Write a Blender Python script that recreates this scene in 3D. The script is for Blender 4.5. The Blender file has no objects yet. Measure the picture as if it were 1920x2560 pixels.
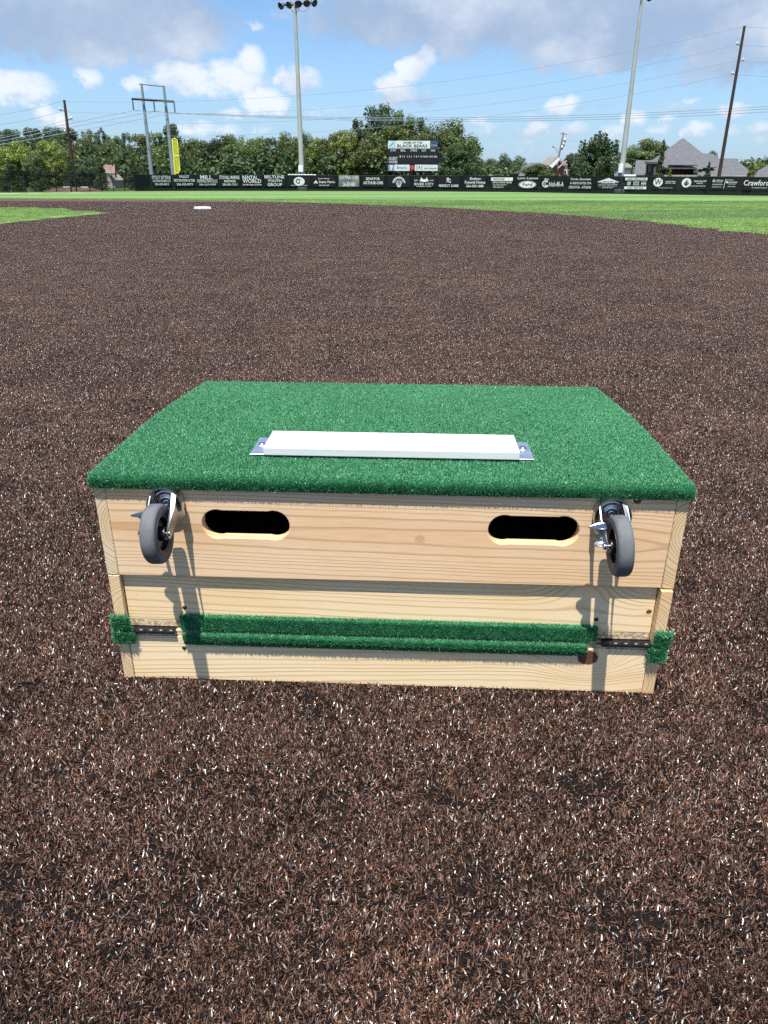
import bpy, bmesh, math, random
import numpy as np
from mathutils import Vector, Matrix

SC = bpy.context.scene
COL = SC.collection
R = math.radians
random.seed(7)
rng = np.random.default_rng(7)

# ------------------------------------------------------------------ camera
F_PX, PITCH, ROLL, CAM_H = 1863.23, 0.41986, 0.00454, 1.05608      # focal length in photo pixels (1920 x 2560)
cam_d = bpy.data.cameras.new('camera')
cam = bpy.data.objects.new('camera', cam_d)
COL.objects.link(cam)
SC.camera = cam
cam_d.sensor_fit = 'VERTICAL'
cam_d.sensor_height = 36.0
cam_d.lens = F_PX / 2560 * 36.0
cam_d.clip_start = 0.05
cam_d.clip_end = 8000
cam.matrix_world = (Matrix.Translation((0, 0, CAM_H)) @ Matrix.Rotation(math.pi / 2 - PITCH, 4, 'X')
                    @ Matrix.Rotation(ROLL, 4, 'Z'))

def ray(px, py):
    a = (px - 960) / F_PX
    b = (py - 1280) / F_PX
    u = a * math.cos(ROLL) + b * math.sin(ROLL)
    v = -a * math.sin(ROLL) + b * math.cos(ROLL)
    return np.array([u, math.cos(PITCH) - v * math.sin(PITCH), -math.sin(PITCH) - v * math.cos(PITCH)])

def at(px, py, Y):
    d = ray(px, py)
    return np.array([0, 0, CAM_H]) + d * (Y / d[1])

def gnd(px, py, z=0.0):
    d = ray(px, py)
    return np.array([0, 0, CAM_H]) + d * ((z - CAM_H) / d[2])

# ------------------------------------------------------------------ sun, sky, exposure
SUN_DIR = Vector((0.23, 1.0, -2.75)).normalized()                   # the way the light travels
el = math.asin(-SUN_DIR.z)
az = math.atan2(-SUN_DIR.x, -SUN_DIR.y)
sun_d = bpy.data.lights.new('sun', 'SUN')
sun = bpy.data.objects.new('sun', sun_d)
COL.objects.link(sun)
sun_d.energy = 5.0
sun_d.angle = R(0.53)
sun_d.color = (1.0, 0.95, 0.87)
sun.rotation_mode = 'QUATERNION'
sun.rotation_quaternion = SUN_DIR.to_track_quat('-Z', 'Y')
sun.location = (-3, -10, 30)

SC.view_settings.view_transform = 'Standard'
SC.view_settings.look = 'None'
SC.view_settings.exposure = 0.62
SC.view_settings.gamma = 1.0
SC.view_settings.use_curve_mapping = False
SC.cycles.use_denoising = False
SC.cycles.max_bounces = 6
SC.cycles.diffuse_bounces = 3
SC.cycles.glossy_bounces = 3
SC.cycles.transparent_max_bounces = 12
SC.cycles.sample_clamp_indirect = 8

class NT:
    """small helper to write node trees"""
    def __init__(self, tree):
        self.t = tree
        self.n = tree.nodes
        self.l = tree.links
    def put(self, sock, v):
        if hasattr(v, 'is_output'):
            self.l.new(v, sock)
        elif v is not None:
            if isinstance(v, (tuple, list)) and hasattr(sock.default_value, '__len__') and len(sock.default_value) == 4 and len(v) == 3:
                v = (*v, 1)
            sock.default_value = v
    def new(self, kind, props=None, **ins):
        n = self.n.new(kind)
        for k, v in (props or {}).items():
            setattr(n, k, v)
        for k, v in ins.items():
            self.put(n.inputs[int(k[1:])] if k[0] == 'i' and k[1:].isdigit() else n.inputs[k.replace('_', ' ')], v)
        return n
    def m(self, op, a, b=None, c=None, clamp=False):
        n = self.n.new('ShaderNodeMath')
        n.operation = op
        n.use_clamp = clamp
        for i, v in enumerate((a, b, c)):
            if v is not None:
                self.put(n.inputs[i], v)
        return n.outputs[0]
    def add(self, a, b): return self.m('ADD', a, b)
    def sub(self, a, b): return self.m('SUBTRACT', a, b)
    def mul(self, a, b): return self.m('MULTIPLY', a, b)
    def mix(self, f, a, b, blend='MIX'):
        n = self.n.new('ShaderNodeMix')
        n.data_type = 'RGBA'
        n.blend_type = blend
        self.put(n.inputs[0], f)
        self.put(n.inputs[6], a)
        self.put(n.inputs[7], b)
        return n.outputs[2]
    def smooth(self, x, a, b, lo=0.0, hi=1.0):
        n = self.n.new('ShaderNodeMapRange')
        n.interpolation_type = 'SMOOTHSTEP'
        self.put(n.inputs[0], x)
        for i, v in enumerate((a, b, lo, hi)):
            self.put(n.inputs[i + 1], v)
        return n.outputs[0]
    def noise(self, vec, scale, detail=4, rough=0.5, dist=0.0, out=0):
        n = self.new('ShaderNodeTexNoise', None, Scale=scale, Detail=detail, Roughness=rough, Distortion=dist)
        if vec is not None:
            self.l.new(vec, n.inputs['Vector'])
        return n.outputs[out]
    def xyz(self, v):
        n = self.new('ShaderNodeSeparateXYZ')
        self.l.new(v, n.inputs[0])
        return n.outputs
    def vec(self, x, y, z):
        n = self.new('ShaderNodeCombineXYZ')
        for i, v in enumerate((x, y, z)):
            self.put(n.inputs[i], v)
        return n.outputs[0]
    def scale(self, v, s):
        n = self.new('ShaderNodeVectorMath', {'operation': 'MULTIPLY'})
        self.l.new(v, n.inputs[0])
        n.inputs[1].default_value = s
        return n.outputs[0]

# ---- world: Nishita sky with procedural cumulus
world = bpy.data.worlds.new('World')
SC.world = world
world.use_nodes = True
W = NT(world.node_tree)
W.n.clear()
SKY = 0.10
sky = W.new('ShaderNodeTexSky', {'sky_type': 'NISHITA', 'sun_disc': False, 'sun_elevation': el,
                                 'sun_rotation': az % (2 * math.pi), 'air_density': 1.0, 'dust_density': 0.6, 'ozone_density': 2.0, 'altitude': 100})
tc = W.new('ShaderNodeTexCoord')
DIR = tc.outputs['Generated']
dx, dy, dz = W.xyz(DIR)
AZ = W.m('ARCTAN2', dx, dy)
EL = W.m('ARCSINE', dz)
P_UNIT = 2040.0                                                       # photo pixels per radian
AE = W.vec(AZ, W.mul(EL, 1.25), 0.0)
n1 = W.noise(AE, 19.0, 9, 0.66)
n2 = W.noise(AE, 52.0, 8, 0.68)
n3 = W.noise(AE, 5.0, 4, 0.5)
# cumulus: photo pixel centre, half sizes in pixels, tilt, darkness 0 white .. 1 grey, weight
CL = [
    (230, 40, 300, 98, 0.0, 1.0, 1.35), (455, 70, 110, 62, 0.1, 1.0, 1.15), (70, 60, 170, 75, 0, 0.8, 1.0), (390, 105, 170, 36, 0, 1.0, 1.0),
    (1360, 20, 560, 95, 0.0, 0.85, 1.4), (1010, 40, 200, 70, 0.0, 1.0, 1.15), (1490, 110, 210, 62, 0.0, 1.0, 1.2),
    (1850, 70, 190, 100, 0, 0.55, 1.1), (1250, 85, 170, 50, 0, 1.0, 1.0),
    (45, 218, 82, 36, 0, 0.05, 1.0), (217, 192, 38, 26, 0, 0.0, 0.9), (155, 212, 22, 12, 0, 0.1, .6), (118, 290, 24, 26, 0, 0.0, 0.8), (155, 300, 22, 22, 0, 0, .75),
    (335, 210, 36, 22, 0, 0.0, 0.9), (450, 190, 90, 46, 0, 0.12, 1.0), (560, 195, 110, 42, 0, 0.15, 1.0), (622, 160, 42, 40, 0, 0, 1.0), (745, 198, 58, 34, 0, 0.1, 0.95),
    (655, 250, 52, 32, 0, 0.0, 1.05), (570, 287, 38, 15, 0, 0.0, 0.85), (700, 255, 30, 22, 0, 0.1, .8), (637, 66, 24, 14, 0, 0.0, 0.7), (551, 33, 12, 14, 0, 0, .6), (115, 130, 24, 11, 0, 0.1, 0.6),
    (498, 318, 46, 20, 0, 0.0, 0.8), (560, 325, 50, 14, 0, 0.0, 0.6), (660, 325, 30, 14, 0, 0, .55), (820, 282, 60, 16, 0, 0.05, 0.5), (870, 320, 60, 14, 0, 0, .5),
    (1065, 135, 34, 28, 0.5, 0.0, 1.1), (1030, 175, 48, 32, 0.6, 0.03, 1.15), (985, 225, 48, 40, 0.2, 0.05, 1.15), (1015, 245, 40, 26, 0, 0.3, .8), (1065, 250, 40, 24, 0, .9, .6),
    (1405, 268, 46, 20, 0.25, 0.0, 0.95), (1330, 290, 24, 10, 0, 0.0, 0.6), (1500, 262, 60, 14, 0, 0.9, 0.45),
    (1345, 322, 34, 16, 0, 0.05, 0.9), (1425, 330, 50, 22, 0, 0.1, 0.85), (1520, 325, 50, 20, 0, 0.05, 0.8), (1590, 295, 30, 18, 0, 0.0, 0.8),
    (1700, 270, 60, 16, 0, 0.4, 0.6), (1725, 250, 26, 10, 0, 0.0, 0.6), (1830, 275, 42, 18, 0, 0.0, 0.9), (1668, 300, 22, 10, 0, 0.0, 0.7), (1645, 325, 30, 14, 0, 0, .7),
    (1750, 325, 36, 20, 0, 0.05, 0.8), (1830, 325, 24, 22, 0, 0.05, 0.7), (1895, 315, 40, 18, 0, 0.05, 0.8), (1880, 350, 40, 16, 0, 0.1, 0.55),
    (1240, 330, 120, 22, 0, 0.3, 0.45), (1200, 300, 26, 12, 0, 0, .55), (1350, 375, 120, 20, 0, 0.3, 0.4), (1050, 310, 60, 14, 0, 0, .4), (1300, 350, 60, 14, 0, 0, .5),
]
M = None
DK = None
warp1 = W.mul(W.sub(n1, 0.5), 0.035)
warp2 = W.mul(W.sub(n2, 0.5), 0.018)
AZw = W.add(AZ, W.add(warp1, warp2))
n1b = W.noise(W.scale(AE, (1.0, 1.0, 1.0)), 20.7, 9, 0.62, 0.3)
ELw = W.add(EL, W.add(W.mul(W.sub(n1b, 0.5), 0.024), W.mul(W.sub(n2, 0.5), 0.012)))
for (px, py, rx, ry, tilt, dark, wt) in CL:
    d = ray(px, py)
    a0 = math.atan2(d[0], d[1])
    e0 = math.asin(d[2] / np.linalg.norm(d))
    X = W.sub(AZw, a0)
    Yv = W.sub(ELw, e0)
    if tilt:
        ct, st = math.cos(tilt), math.sin(tilt)
        X2 = W.add(W.mul(X, ct), W.mul(Yv, st))
        Y2 = W.sub(W.mul(Yv, ct), W.mul(X, st))
        X, Yv = X2, Y2
    X = W.mul(X, P_UNIT / rx)
    Yv = W.mul(Yv, P_UNIT / ry)
    q = W.m('MULTIPLY_ADD', X, X, W.mul(Yv, Yv))
    g = W.mul(W.m('MAXIMUM', W.m('MULTIPLY_ADD', q, -0.62, 1.0), 0.0), wt)
    # cloud bases are greyer than their tops
    dk = W.mul(g, W.m('MULTIPLY_ADD', Yv, -0.36 if dark < 0.5 else -0.30, dark + (0.16 if dark < .5 else 0.0), clamp=True))
    M = g if M is None else W.m('MAXIMUM', M, g)
    DK = dk if DK is None else W.m('MAXIMUM', DK, dk)
# beyond the picture the same kind of sky goes on
gen_n = W.noise(W.vec(W.mul(AZ, 1.0), W.mul(EL, 2.2), 0.0), 4.2, 8, 0.56)
plane = W.new('ShaderNodeVectorMath', {'operation': 'DIVIDE'})
W.l.new(DIR, plane.inputs[0])
W.l.new(W.vec(W.add(dz, 0.25), W.add(dz, 0.25), W.add(dz, 0.25)), plane.inputs[1])
gen_p = W.noise(plane.outputs[0], 2.3, 8, 0.55)
high = W.smooth(EL, 0.17, 0.30)
gen = W.add(W.mul(gen_n, W.sub(1.0, high)), W.mul(gen_p, high))
outside = W.m('MAXIMUM', W.smooth(W.m('ABSOLUTE', AZ), 0.50, 0.62), high)
GM = W.mul(W.mul(W.smooth(gen, 0.47, 0.72), 1.1), outside)
M = W.m('MAXIMUM', M, GM)
DK = W.m('MAXIMUM', DK, W.mul(GM, W.smooth(gen, 0.58, 0.75, 0.05, 0.7)))
ratio = W.m('DIVIDE', DK, W.m('MAXIMUM', M, 0.02))
dens = W.smooth(W.add(M, W.add(W.mul(W.sub(n1, 0.5), 1.9), W.mul(W.sub(n2, 0.5), 1.0))), 0.18, 0.95)
dens = W.mul(dens, W.smooth(M, 0.0, 0.28))
lit = W.smooth(W.add(W.m('MULTIPLY_ADD', ratio, -0.74, 0.90), W.add(W.mul(W.sub(n1, 0.5), 0.75), W.add(W.mul(W.sub(n2, 0.5), 0.2), W.mul(W.sub(n3, 0.5), 2.1)))), 0.0, 1.0)
grey = (0.255 / SKY, 0.335 / SKY, 0.465 / SKY)
white = (0.60 / SKY, 0.635 / SKY, 0.685 / SKY)
cloud = W.mix(lit, grey, white)
# thin milky haze near the horizon, part of a humid summer sky
hz = W.smooth(EL, 0.0, 0.16, 0.55, 0.0)
base = W.mix(hz, W.mix(1.0, sky.outputs[0], (0.74, 0.90, 1.08), 'MULTIPLY'), (0.238 / SKY, 0.365 / SKY, 0.55 / SKY))
wc = W.mix(W.mul(dens, 0.94), base, cloud)
bg = W.new('ShaderNodeBackground', None, Color=wc, Strength=SKY)
wo = W.new('ShaderNodeOutputWorld')
W.l.new(bg.outputs[0], wo.inputs[0])
world.cycles.sampling_method = 'MANUAL'
world.cycles.sample_map_resolution = 1024

# ------------------------------------------------------------------ materials
def new_mat(name):
    m = bpy.data.materials.new(name)
    m.use_nodes = True
    t = NT(m.node_tree)
    bs = t.n['Principled BSDF']
    return m, t, bs

def bump(t, bs, h, strength=0.3, dist=0.002):
    b = t.new('ShaderNodeBump', None, Strength=strength, Distance=dist, Height=h)
    t.l.new(b.outputs[0], bs.inputs['Normal'])

def plain(name, col, rough=0.5, metal=0.0, var=0.12, scale=8.0, spec=0.5, bmp=0.0, bscale=60.0):
    m, t, bs = new_mat(name)
    co = t.new('ShaderNodeTexCoord').outputs['Object']
    n = t.noise(co, scale, 5, 0.6)
    k = t.smooth(n, 0.3, 0.7, 1 - var, 1 + var)
    c = t.new('ShaderNodeVectorMath', {'operation': 'SCALE'})
    c.inputs[0].default_value = col
    t.l.new(k, c.inputs['Scale'])
    t.l.new(c.outputs[0], bs.inputs['Base Color'])
    bs.inputs['Roughness'].default_value = rough
    bs.inputs['Metallic'].default_value = metal
    bs.inputs['Specular IOR Level'].default_value = spec
    if bmp:
        bump(t, bs, t.noise(co, bscale, 4, 0.6), bmp, 0.004)
    return m

def pine(name, axis, centre, spacing, early=(0.80, 0.62, 0.37), late=(0.52, 0.30, 0.12), tilt=(0, 0), amp=0.012,
         knots=(), rays=0.5, blotch=0.0, latew=0.78):
    """solid pine: growth rings round an axis, so faces show long grain and cut ends show arcs"""
    m, t, bs = new_mat(name)
    co = t.new('ShaderNodeTexCoord').outputs['Object']
    x, y, z = t.xyz(co)
    if axis == 'x':
        lon, a, b = x, y, z
        wn = t.noise(t.scale(co, (1.6, 6, 6)), 1.0, 3, 0.5)
        wn2 = t.noise(t.scale(co, (7, 30, 30)), 1.0, 2, 0.5)
    else:
        lon, a, b = y, x, z
        wn = t.noise(t.scale(co, (6, 1.6, 6)), 1.0, 3, 0.5)
        wn2 = t.noise(t.scale(co, (30, 7, 30)), 1.0, 2, 0.5)
    q1 = t.add(t.sub(a, centre[0]), t.mul(lon, tilt[0]))
    q2 = t.add(t.sub(b, centre[1]), t.mul(lon, tilt[1]))
    r = t.m('SQRT', t.add(t.mul(q1, q1), t.mul(q2, q2)))
    r = t.add(r, t.mul(t.sub(wn, 0.5), amp * 2))
    r = t.add(r, t.mul(t.sub(wn2, 0.5), amp * 0.16))
    kd = None
    for (kx, kz, kr, ka, *nod) in knots:
        ddx = t.mul(t.sub(x, kx), 0.62)
        ddz = t.sub(z, kz)
        d2 = t.add(t.mul(ddx, ddx), t.mul(ddz, ddz))
        r = t.add(r, t.mul(t.m('EXPONENT', t.mul(d2, -1 / (2 * (kr * 1.7) ** 2))), ka))
        if kr > 0.004 and not nod:
            dd = t.m('SQRT', t.add(t.mul(t.mul(ddx, 1.35), t.mul(ddx, 1.35)), t.mul(ddz, ddz)))
            dd = t.add(dd, t.mul(t.sub(t.noise(co, 90, 3, 0.6), 0.5), kr * 0.35))
            k1 = t.smooth(dd, kr * 0.86, kr * 1.04, 1, 0)
            kd = k1 if kd is None else t.m('MAXIMUM', kd, k1)
    # unequal years: modulate the ring spacing slowly with the radius
    rr = t.m('DIVIDE', r, spacing)
    rr = t.add(rr, t.mul(t.m('SINE', t.mul(rr, 0.9)), 0.55))
    fr = t.m('FRACT', rr)
    lw = t.mul(t.smooth(fr, latew - 0.18, latew + 0.08), t.smooth(fr, 0.93, 0.995, 1, 0))
    yr = t.noise(t.vec(t.m('FLOOR', rr), 3.1, 0.7), 1.7, 1)
    lw = t.mul(lw, t.smooth(yr, 0.3, 0.6, 0.5, 1.0))
    fine = t.noise(t.scale(co, (18, 420, 420) if axis == 'x' else (420, 18, 420)), 1.0, 3, 0.6)
    e2 = tuple(c * k for c, k in zip(early, (0.96, 0.88, 0.78)))
    big = t.noise(t.scale(co, (2.2, 9, 9)), 1.0, 3)
    c = t.mix(t.smooth(big, 0.35, 0.68), early, e2)
    if blotch:
        heart = t.smooth(r, 0.0, blotch, 1, 0)
        c = t.mix(t.mul(heart, 0.6), c, (0.74, 0.47, 0.25))
    c = t.mix(t.mul(lw, 0.74), c, late)
    c = t.mix(t.smooth(fine, 0.35, 0.8, 0.0, rays * 0.35), c, tuple(v * 0.7 for v in late))
    spots = t.noise(co, 23, 3, 0.7)
    c = t.mix(t.smooth(spots, 0.68, 0.8, 0, 0.25), c, (0.45, 0.30, 0.16))
    if kd is not None:
        kc = t.mix(t.noise(t.scale(co, (1, 1, 1)), 130, 4, 0.7), (0.03, 0.014, 0.009), (0.20, 0.095, 0.05))
        c = t.mix(kd, c, kc)
    t.l.new(c, bs.inputs['Base Color'])
    bs.inputs['Roughness'].default_value = 0.62
    bs.inputs['Specular IOR Level'].default_value = 0.3
    bump(t, bs, t.add(t.mul(lw, 0.6), t.mul(fine, 0.7)), 0.25, 0.0012)
    return m

def fibre_mat(name, cols, rough=0.4, trans=0.25, spec=0.5, bands=False, vary=1.0):
    """blade / fibre material, its colour picked per blade from the 'tone' attribute"""
    m, t, bs = new_mat(name)
    a = t.new('ShaderNodeAttribute', {'attribute_name': 'tone', 'attribute_type': 'GEOMETRY'})
    r = t.new('ShaderNodeValToRGB')
    t.l.new(a.outputs['Fac'], r.inputs[0])
    el_ = r.color_ramp.elements
    for i, (p, c) in enumerate(cols):
        e = el_[i] if i < 2 else el_.new(p)
        e.position = p
        e.color = (*c, 1)
    co = t.new('ShaderNodeNewGeometry').outputs['Position']
    big = t.noise(co, 2.2, 4, 0.6)
    k = t.mul(t.smooth(big, 0.3, 0.7, 0.72, 1.2), t.smooth(t.noise(co, 0.33, 5, 0.6), 0.3, 0.7, 0.84, 1.14))
    k = t.m('MULTIPLY_ADD', t.sub(k, 1.0), vary, 1.0)
    c = t.new('ShaderNodeVectorMath', {'operation': 'SCALE'})
    src = r.outputs[0]
    if bands:
        x, y, z = t.xyz(co)
        s_ = t.sub(t.mul(y, 0.928), t.mul(x, 0.371))
        f_ = t.m('FRACT', t.m('DIVIDE', t.sub(s_, 19.0), 12.1))
        on = t.mul(t.m('LESS_THAN', f_, 0.5), t.m('GREATER_THAN', x, -6.5))
        src = t.mix(on, src, t.mix(1.0, src, (0.80, 0.82, 1.0), 'MULTIPLY'))
    t.l.new(src, c.inputs[0])
    t.l.new(k, c.inputs['Scale'])
    t.l.new(c.outputs[0], bs.inputs['Base Color'])
    bs.inputs['Roughness'].default_value = rough
    bs.inputs['Specular IOR Level'].default_value = spec
    if trans:
        tr = t.new('ShaderNodeBsdfTranslucent')
        t.l.new(c.outputs[0], tr.inputs[0])
        mx = t.new('ShaderNodeMixShader')
        mx.inputs[0].default_value = trans
        t.l.new(bs.outputs[0], mx.inputs[1])
        t.l.new(tr.outputs[0], mx.inputs[2])
        t.l.new(mx.outputs[0], t.n['Material Output'].inputs[0])
    return m

def leaf_mat(name, dark, light, var=0.25):
    m, t, bs = new_mat(name)
    g = t.new('ShaderNodeNewGeometry')
    oi = t.new('ShaderNodeObjectInfo')
    n = t.noise(g.outputs['Position'], 0.55, 3, 0.6)
    rnd = g.outputs['Random Per Island']
    f = t.add(t.mul(t.smooth(n, 0.3, 0.7), 0.55), t.mul(rnd, 0.45))
    c = t.mix(f, dark, light)
    k = t.m('MULTIPLY_ADD', oi.outputs['Random'], var * 2, 1 - var)
    s = t.new('ShaderNodeVectorMath', {'operation': 'SCALE'})
    t.l.new(c, s.inputs[0])
    t.l.new(k, s.inputs['Scale'])
    hs = t.new('ShaderNodeHueSaturation', None, Color=s.outputs[0])
    t.l.new(t.m('MULTIPLY_ADD', oi.outputs['Random'], 0.03, 0.485), hs.inputs['Hue'])
    t.l.new(hs.outputs[0], bs.inputs['Base Color'])
    bs.inputs['Roughness'].default_value = 0.5
    tr = t.new('ShaderNodeBsdfTranslucent')
    t.l.new(hs.outputs[0], tr.inputs[0])
    mx = t.new('ShaderNodeMixShader')
    mx.inputs[0].default_value = 0.3
    t.l.new(bs.outputs[0], mx.inputs[1])
    t.l.new(tr.outputs[0], mx.inputs[2])
    t.l.new(mx.outputs[0], t.n['Material Output'].inputs[0])
    return m

MT = {
    'steel': plain('zinc_plated_steel', (0.52, 0.54, 0.55), 0.28, 1.0, 0.1, 40),
    'galv': plain('galvanised_plate', (0.55, 0.60, 0.68), 0.38, 0.85, 0.15, 30),
    'rubber_grey': plain('grey_rubber_tread', (0.115, 0.12, 0.128), 0.75, 0, 0.2, 30, 0.3, 0.15, 300),
    'black_plastic': plain('black_plastic', (0.012, 0.012, 0.013), 0.4, 0, 0.2, 20),
    'hub_grey': plain('grey_hub_rim', (0.05, 0.052, 0.055), 0.5, 0, 0.15, 20),
    'black_steel': plain('black_hinge_steel', (0.018, 0.018, 0.02), 0.32, 0.3, 0.2, 60),
    'white_rubber': plain('white_rubber', (0.66, 0.67, 0.655), 0.5, 0, 0.07, 14, 0.35, 0.1, 60),
    'screw': plain('bronze_screw', (0.09, 0.07, 0.035), 0.45, 0.7, 0.3, 200),
    'dark_inside': plain('plywood_inside_shade', (0.05, 0.04, 0.03), 0.8, 0, 0.2, 10),  # plywood coloured nearly black for the shade inside the box
    'white_base': plain('white_base_rubber', (0.82, 0.83, 0.84), 0.5, 0, 0.05, 5),
    'fence_steel': plain('black_fence_steel', (0.012, 0.014, 0.017), 0.5, 0.2, 0.15, 3),
    'banner': plain('black_vinyl_mesh', (0.012, 0.013, 0.015), 0.8, 0, 0.25, 1.2, 0.15),
    'banner_grey': plain('faded_grey_vinyl_mesh', (0.14, 0.14, 0.14), 0.6, 0, 0.35, 1.2, 0.3),
    'white_print': plain('white_print', (0.62, 0.63, 0.62), 0.6, 0, 0.15, 4, 0.2),
    'black_print': plain('black_print', (0.03, 0.03, 0.035), 0.6, 0, 0.1, 4, 0.2),
    'blue_print': plain('blue_print', (0.12, 0.22, 0.42), 0.6, 0, 0.1, 4, 0.2),
    'concrete_pole': plain('galvanised_pole', (0.40, 0.40, 0.38), 0.5, 0.1, 0.12, 0.8),
    'steel_pole': plain('blue_grey_steel_pole', (0.27, 0.31, 0.34), 0.45, 0.3, 0.12, 0.8),
    'wood_pole': plain('brown_creosote_pole', (0.045, 0.022, 0.014), 0.8, 0, 0.3, 1.5),
    'grey_wood': plain('weathered_grey_pole', (0.22, 0.2, 0.17), 0.8, 0, 0.25, 1.5),
    'wire': plain('power_wire', (0.22, 0.26, 0.32), 0.5, 0.2, 0.1, 1),
    'wire_light': plain('light_aluminium_wire', (0.42, 0.44, 0.45), 0.45, 0.4, 0.1, 1),
    'white_paint': plain('white_paint', (0.78, 0.79, 0.78), 0.5, 0, 0.06, 2),
    'sb_black': plain('scoreboard_black', (0.010, 0.012, 0.016), 0.6, 0, 0.15, 1.5, 0.3),
    'sb_white': plain('scoreboard_white', (0.62, 0.68, 0.66), 0.6, 0, 0.04, 2),
    'sb_navy': plain('scoreboard_navy', (0.04, 0.07, 0.13), 0.5, 0, 0.15, 2),
    'sb_cyan': plain('scoreboard_pale_cyan', (0.32, 0.60, 0.70), 0.5, 0, 0.35, 1.5),
    'sb_blue': plain('scoreboard_steel_blue', (0.15, 0.26, 0.42), 0.5, 0, 0.2, 2),
    'sb_red': plain('scoreboard_red', (0.48, 0.05, 0.05), 0.5, 0, 0.15, 2),
    'yellow': plain('foul_pole_yellow', (0.70, 0.70, 0.06), 0.45, 0, 0.08, 1.5),
    'yellow_mesh': plain('foul_pole_yellow_mesh', (0.42, 0.40, 0.035), 0.55, 0, 0.25, 3),
    'lamp_dark': plain('lamp_lens_dark', (0.06, 0.055, 0.04), 0.25, 0.3, 0.3, 6),
    'insul': plain('grey_insulator', (0.12, 0.17, 0.24), 0.4, 0, 0.1, 2),
    'brick': plain('red_brick', (0.22, 0.11, 0.08), 0.85, 0, 0.25, 6),
    'siding': plain('beige_siding', (0.5, 0.46, 0.4), 0.7, 0, 0.1, 2),
    'shade': plain('shaded_recess_wall', (0.10, 0.075, 0.06), 0.8, 0, 0.2, 2),  # shade of the porch and entry recess put into the wall colour
    'stone': plain('tan_stone', (0.38, 0.31, 0.25), 0.8, 0, 0.2, 3),
    'glass': plain('window_glass', (0.05, 0.06, 0.07), 0.08, 0, 0.1, 2),
    'bark': plain('bark', (0.075, 0.06, 0.045), 0.9, 0, 0.3, 2),
    'leaf_mid': leaf_mat('leaf_mid', (0.064, 0.104, 0.026), (0.185, 0.240, 0.062)),
    'leaf_dark': leaf_mat('leaf_dark', (0.032, 0.060, 0.022), (0.100, 0.145, 0.050)),
    'leaf_yellow': leaf_mat('leaf_yellow', (0.105, 0.15, 0.026), (0.275, 0.31, 0.06)),
    'leaf_pine': leaf_mat('leaf_pine', (0.036, 0.075, 0.034), (0.115, 0.165, 0.072)),
    'leaf_far': leaf_mat('leaf_far', (0.05, 0.085, 0.04), (0.13, 0.17, 0.065)),
    'leaf_cone': leaf_mat('leaf_cone', (0.035, 0.065, 0.018), (0.10, 0.14, 0.035)),
    'leaf_light': leaf_mat('leaf_light', (0.08, 0.12, 0.035), (0.17, 0.21, 0.07)),
}

def scuffed():
    m, t, bs = new_mat('scuffed_white_rubber')
    co = t.new('ShaderNodeTexCoord').outputs['Object']
    n = t.noise(t.scale(co, (9, 22, 22)), 1.0, 5, 0.65)
    n2 = t.noise(t.scale(co, (60, 160, 160)), 1.0, 3, 0.7)
    c = t.mix(t.smooth(n, 0.56, 0.74, 0, 0.55), (0.68, 0.685, 0.665), (0.50, 0.47, 0.43))
    c = t.mix(t.smooth(n2, 0.66, 0.76, 0, 0.4), c, (0.36, 0.30, 0.26))
    t.l.new(c, bs.inputs['Base Color'])
    bs.inputs['Roughness'].default_value = 0.5
    bump(t, bs, t.add(n, n2), 0.2, 0.001)
    return m
MT['white_rubber'] = scuffed()

def roof_mat(name, c1, c2):
    m, t, bs = new_mat(name)
    co = t.new('ShaderNodeTexCoord').outputs['Object']
    br = t.new('ShaderNodeTexBrick', None, Scale=1.0, Color1=c1, Color2=c2, Mortar=tuple(v * 0.6 for v in c1))
    br.inputs['Mortar Size'].default_value = 0.015
    br.inputs['Brick Width'].default_value = 0.3
    br.inputs['Row Height'].default_value = 0.16
    x, y, z = t.xyz(co)
    t.l.new(t.vec(t.add(x, t.mul(y, 0.3)), z, 0.0), br.inputs['Vector'])
    n = t.noise(co, 1.3, 5, 0.6)
    c = t.mix(t.smooth(n, 0.3, 0.7, 0.0, 0.25), br.outputs[0], tuple(v * 0.7 for v in c1))
    t.l.new(c, bs.inputs['Base Color'])
    bs.inputs['Roughness'].default_value = 0.9
    return m
MT['roof_grey'] = roof_mat('grey_shingles', (0.112, 0.117, 0.125), (0.142, 0.148, 0.155))
MT['roof_tan'] = roof_mat('tan_shingles', (0.20, 0.18, 0.16), (0.25, 0.23, 0.2))
MT['roof_brown'] = roof_mat('brown_shingles', (0.22, 0.13, 0.11), (0.28, 0.18, 0.15))

def screen_mat(name, col, cover, pitch=0.0):
    """woven or wire mesh: opaque threads with open gaps"""
    m, t, bs = new_mat(name)
    bs.inputs['Base Color'].default_value = (*col, 1)
    bs.inputs['Roughness'].default_value = 0.85
    bs.inputs['Specular IOR Level'].default_value = 0.15
    tr = t.new('ShaderNodeBsdfTransparent')
    mx = t.new('ShaderNodeMixShader')
    if pitch:
        uv = t.new('ShaderNodeTexCoord').outputs['UV']
        x, y, z = t.xyz(uv)
        w = []
        for s in (1, -1):
            f = t.m('FRACT', t.m('DIVIDE', t.add(x, t.mul(y, s)), pitch))
            w.append(t.m('LESS_THAN', f, cover))
        fac = t.m('MAXIMUM', w[0], w[1])
        t.l.new(fac, mx.inputs[0])
    else:
        mx.inputs[0].default_value = cover
    t.l.new(tr.outputs[0], mx.inputs[1])
    t.l.new(bs.outputs[0], mx.inputs[2])
    t.l.new(mx.outputs[0], t.n['Material Output'].inputs[0])
    return m
MT['windscreen'] = screen_mat('black_windscreen', (0.005, 0.007, 0.011), 0.94)
MT['chain'] = screen_mat('black_chain_link', (0.012, 0.014, 0.016), 0.22, 0.07)

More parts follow.
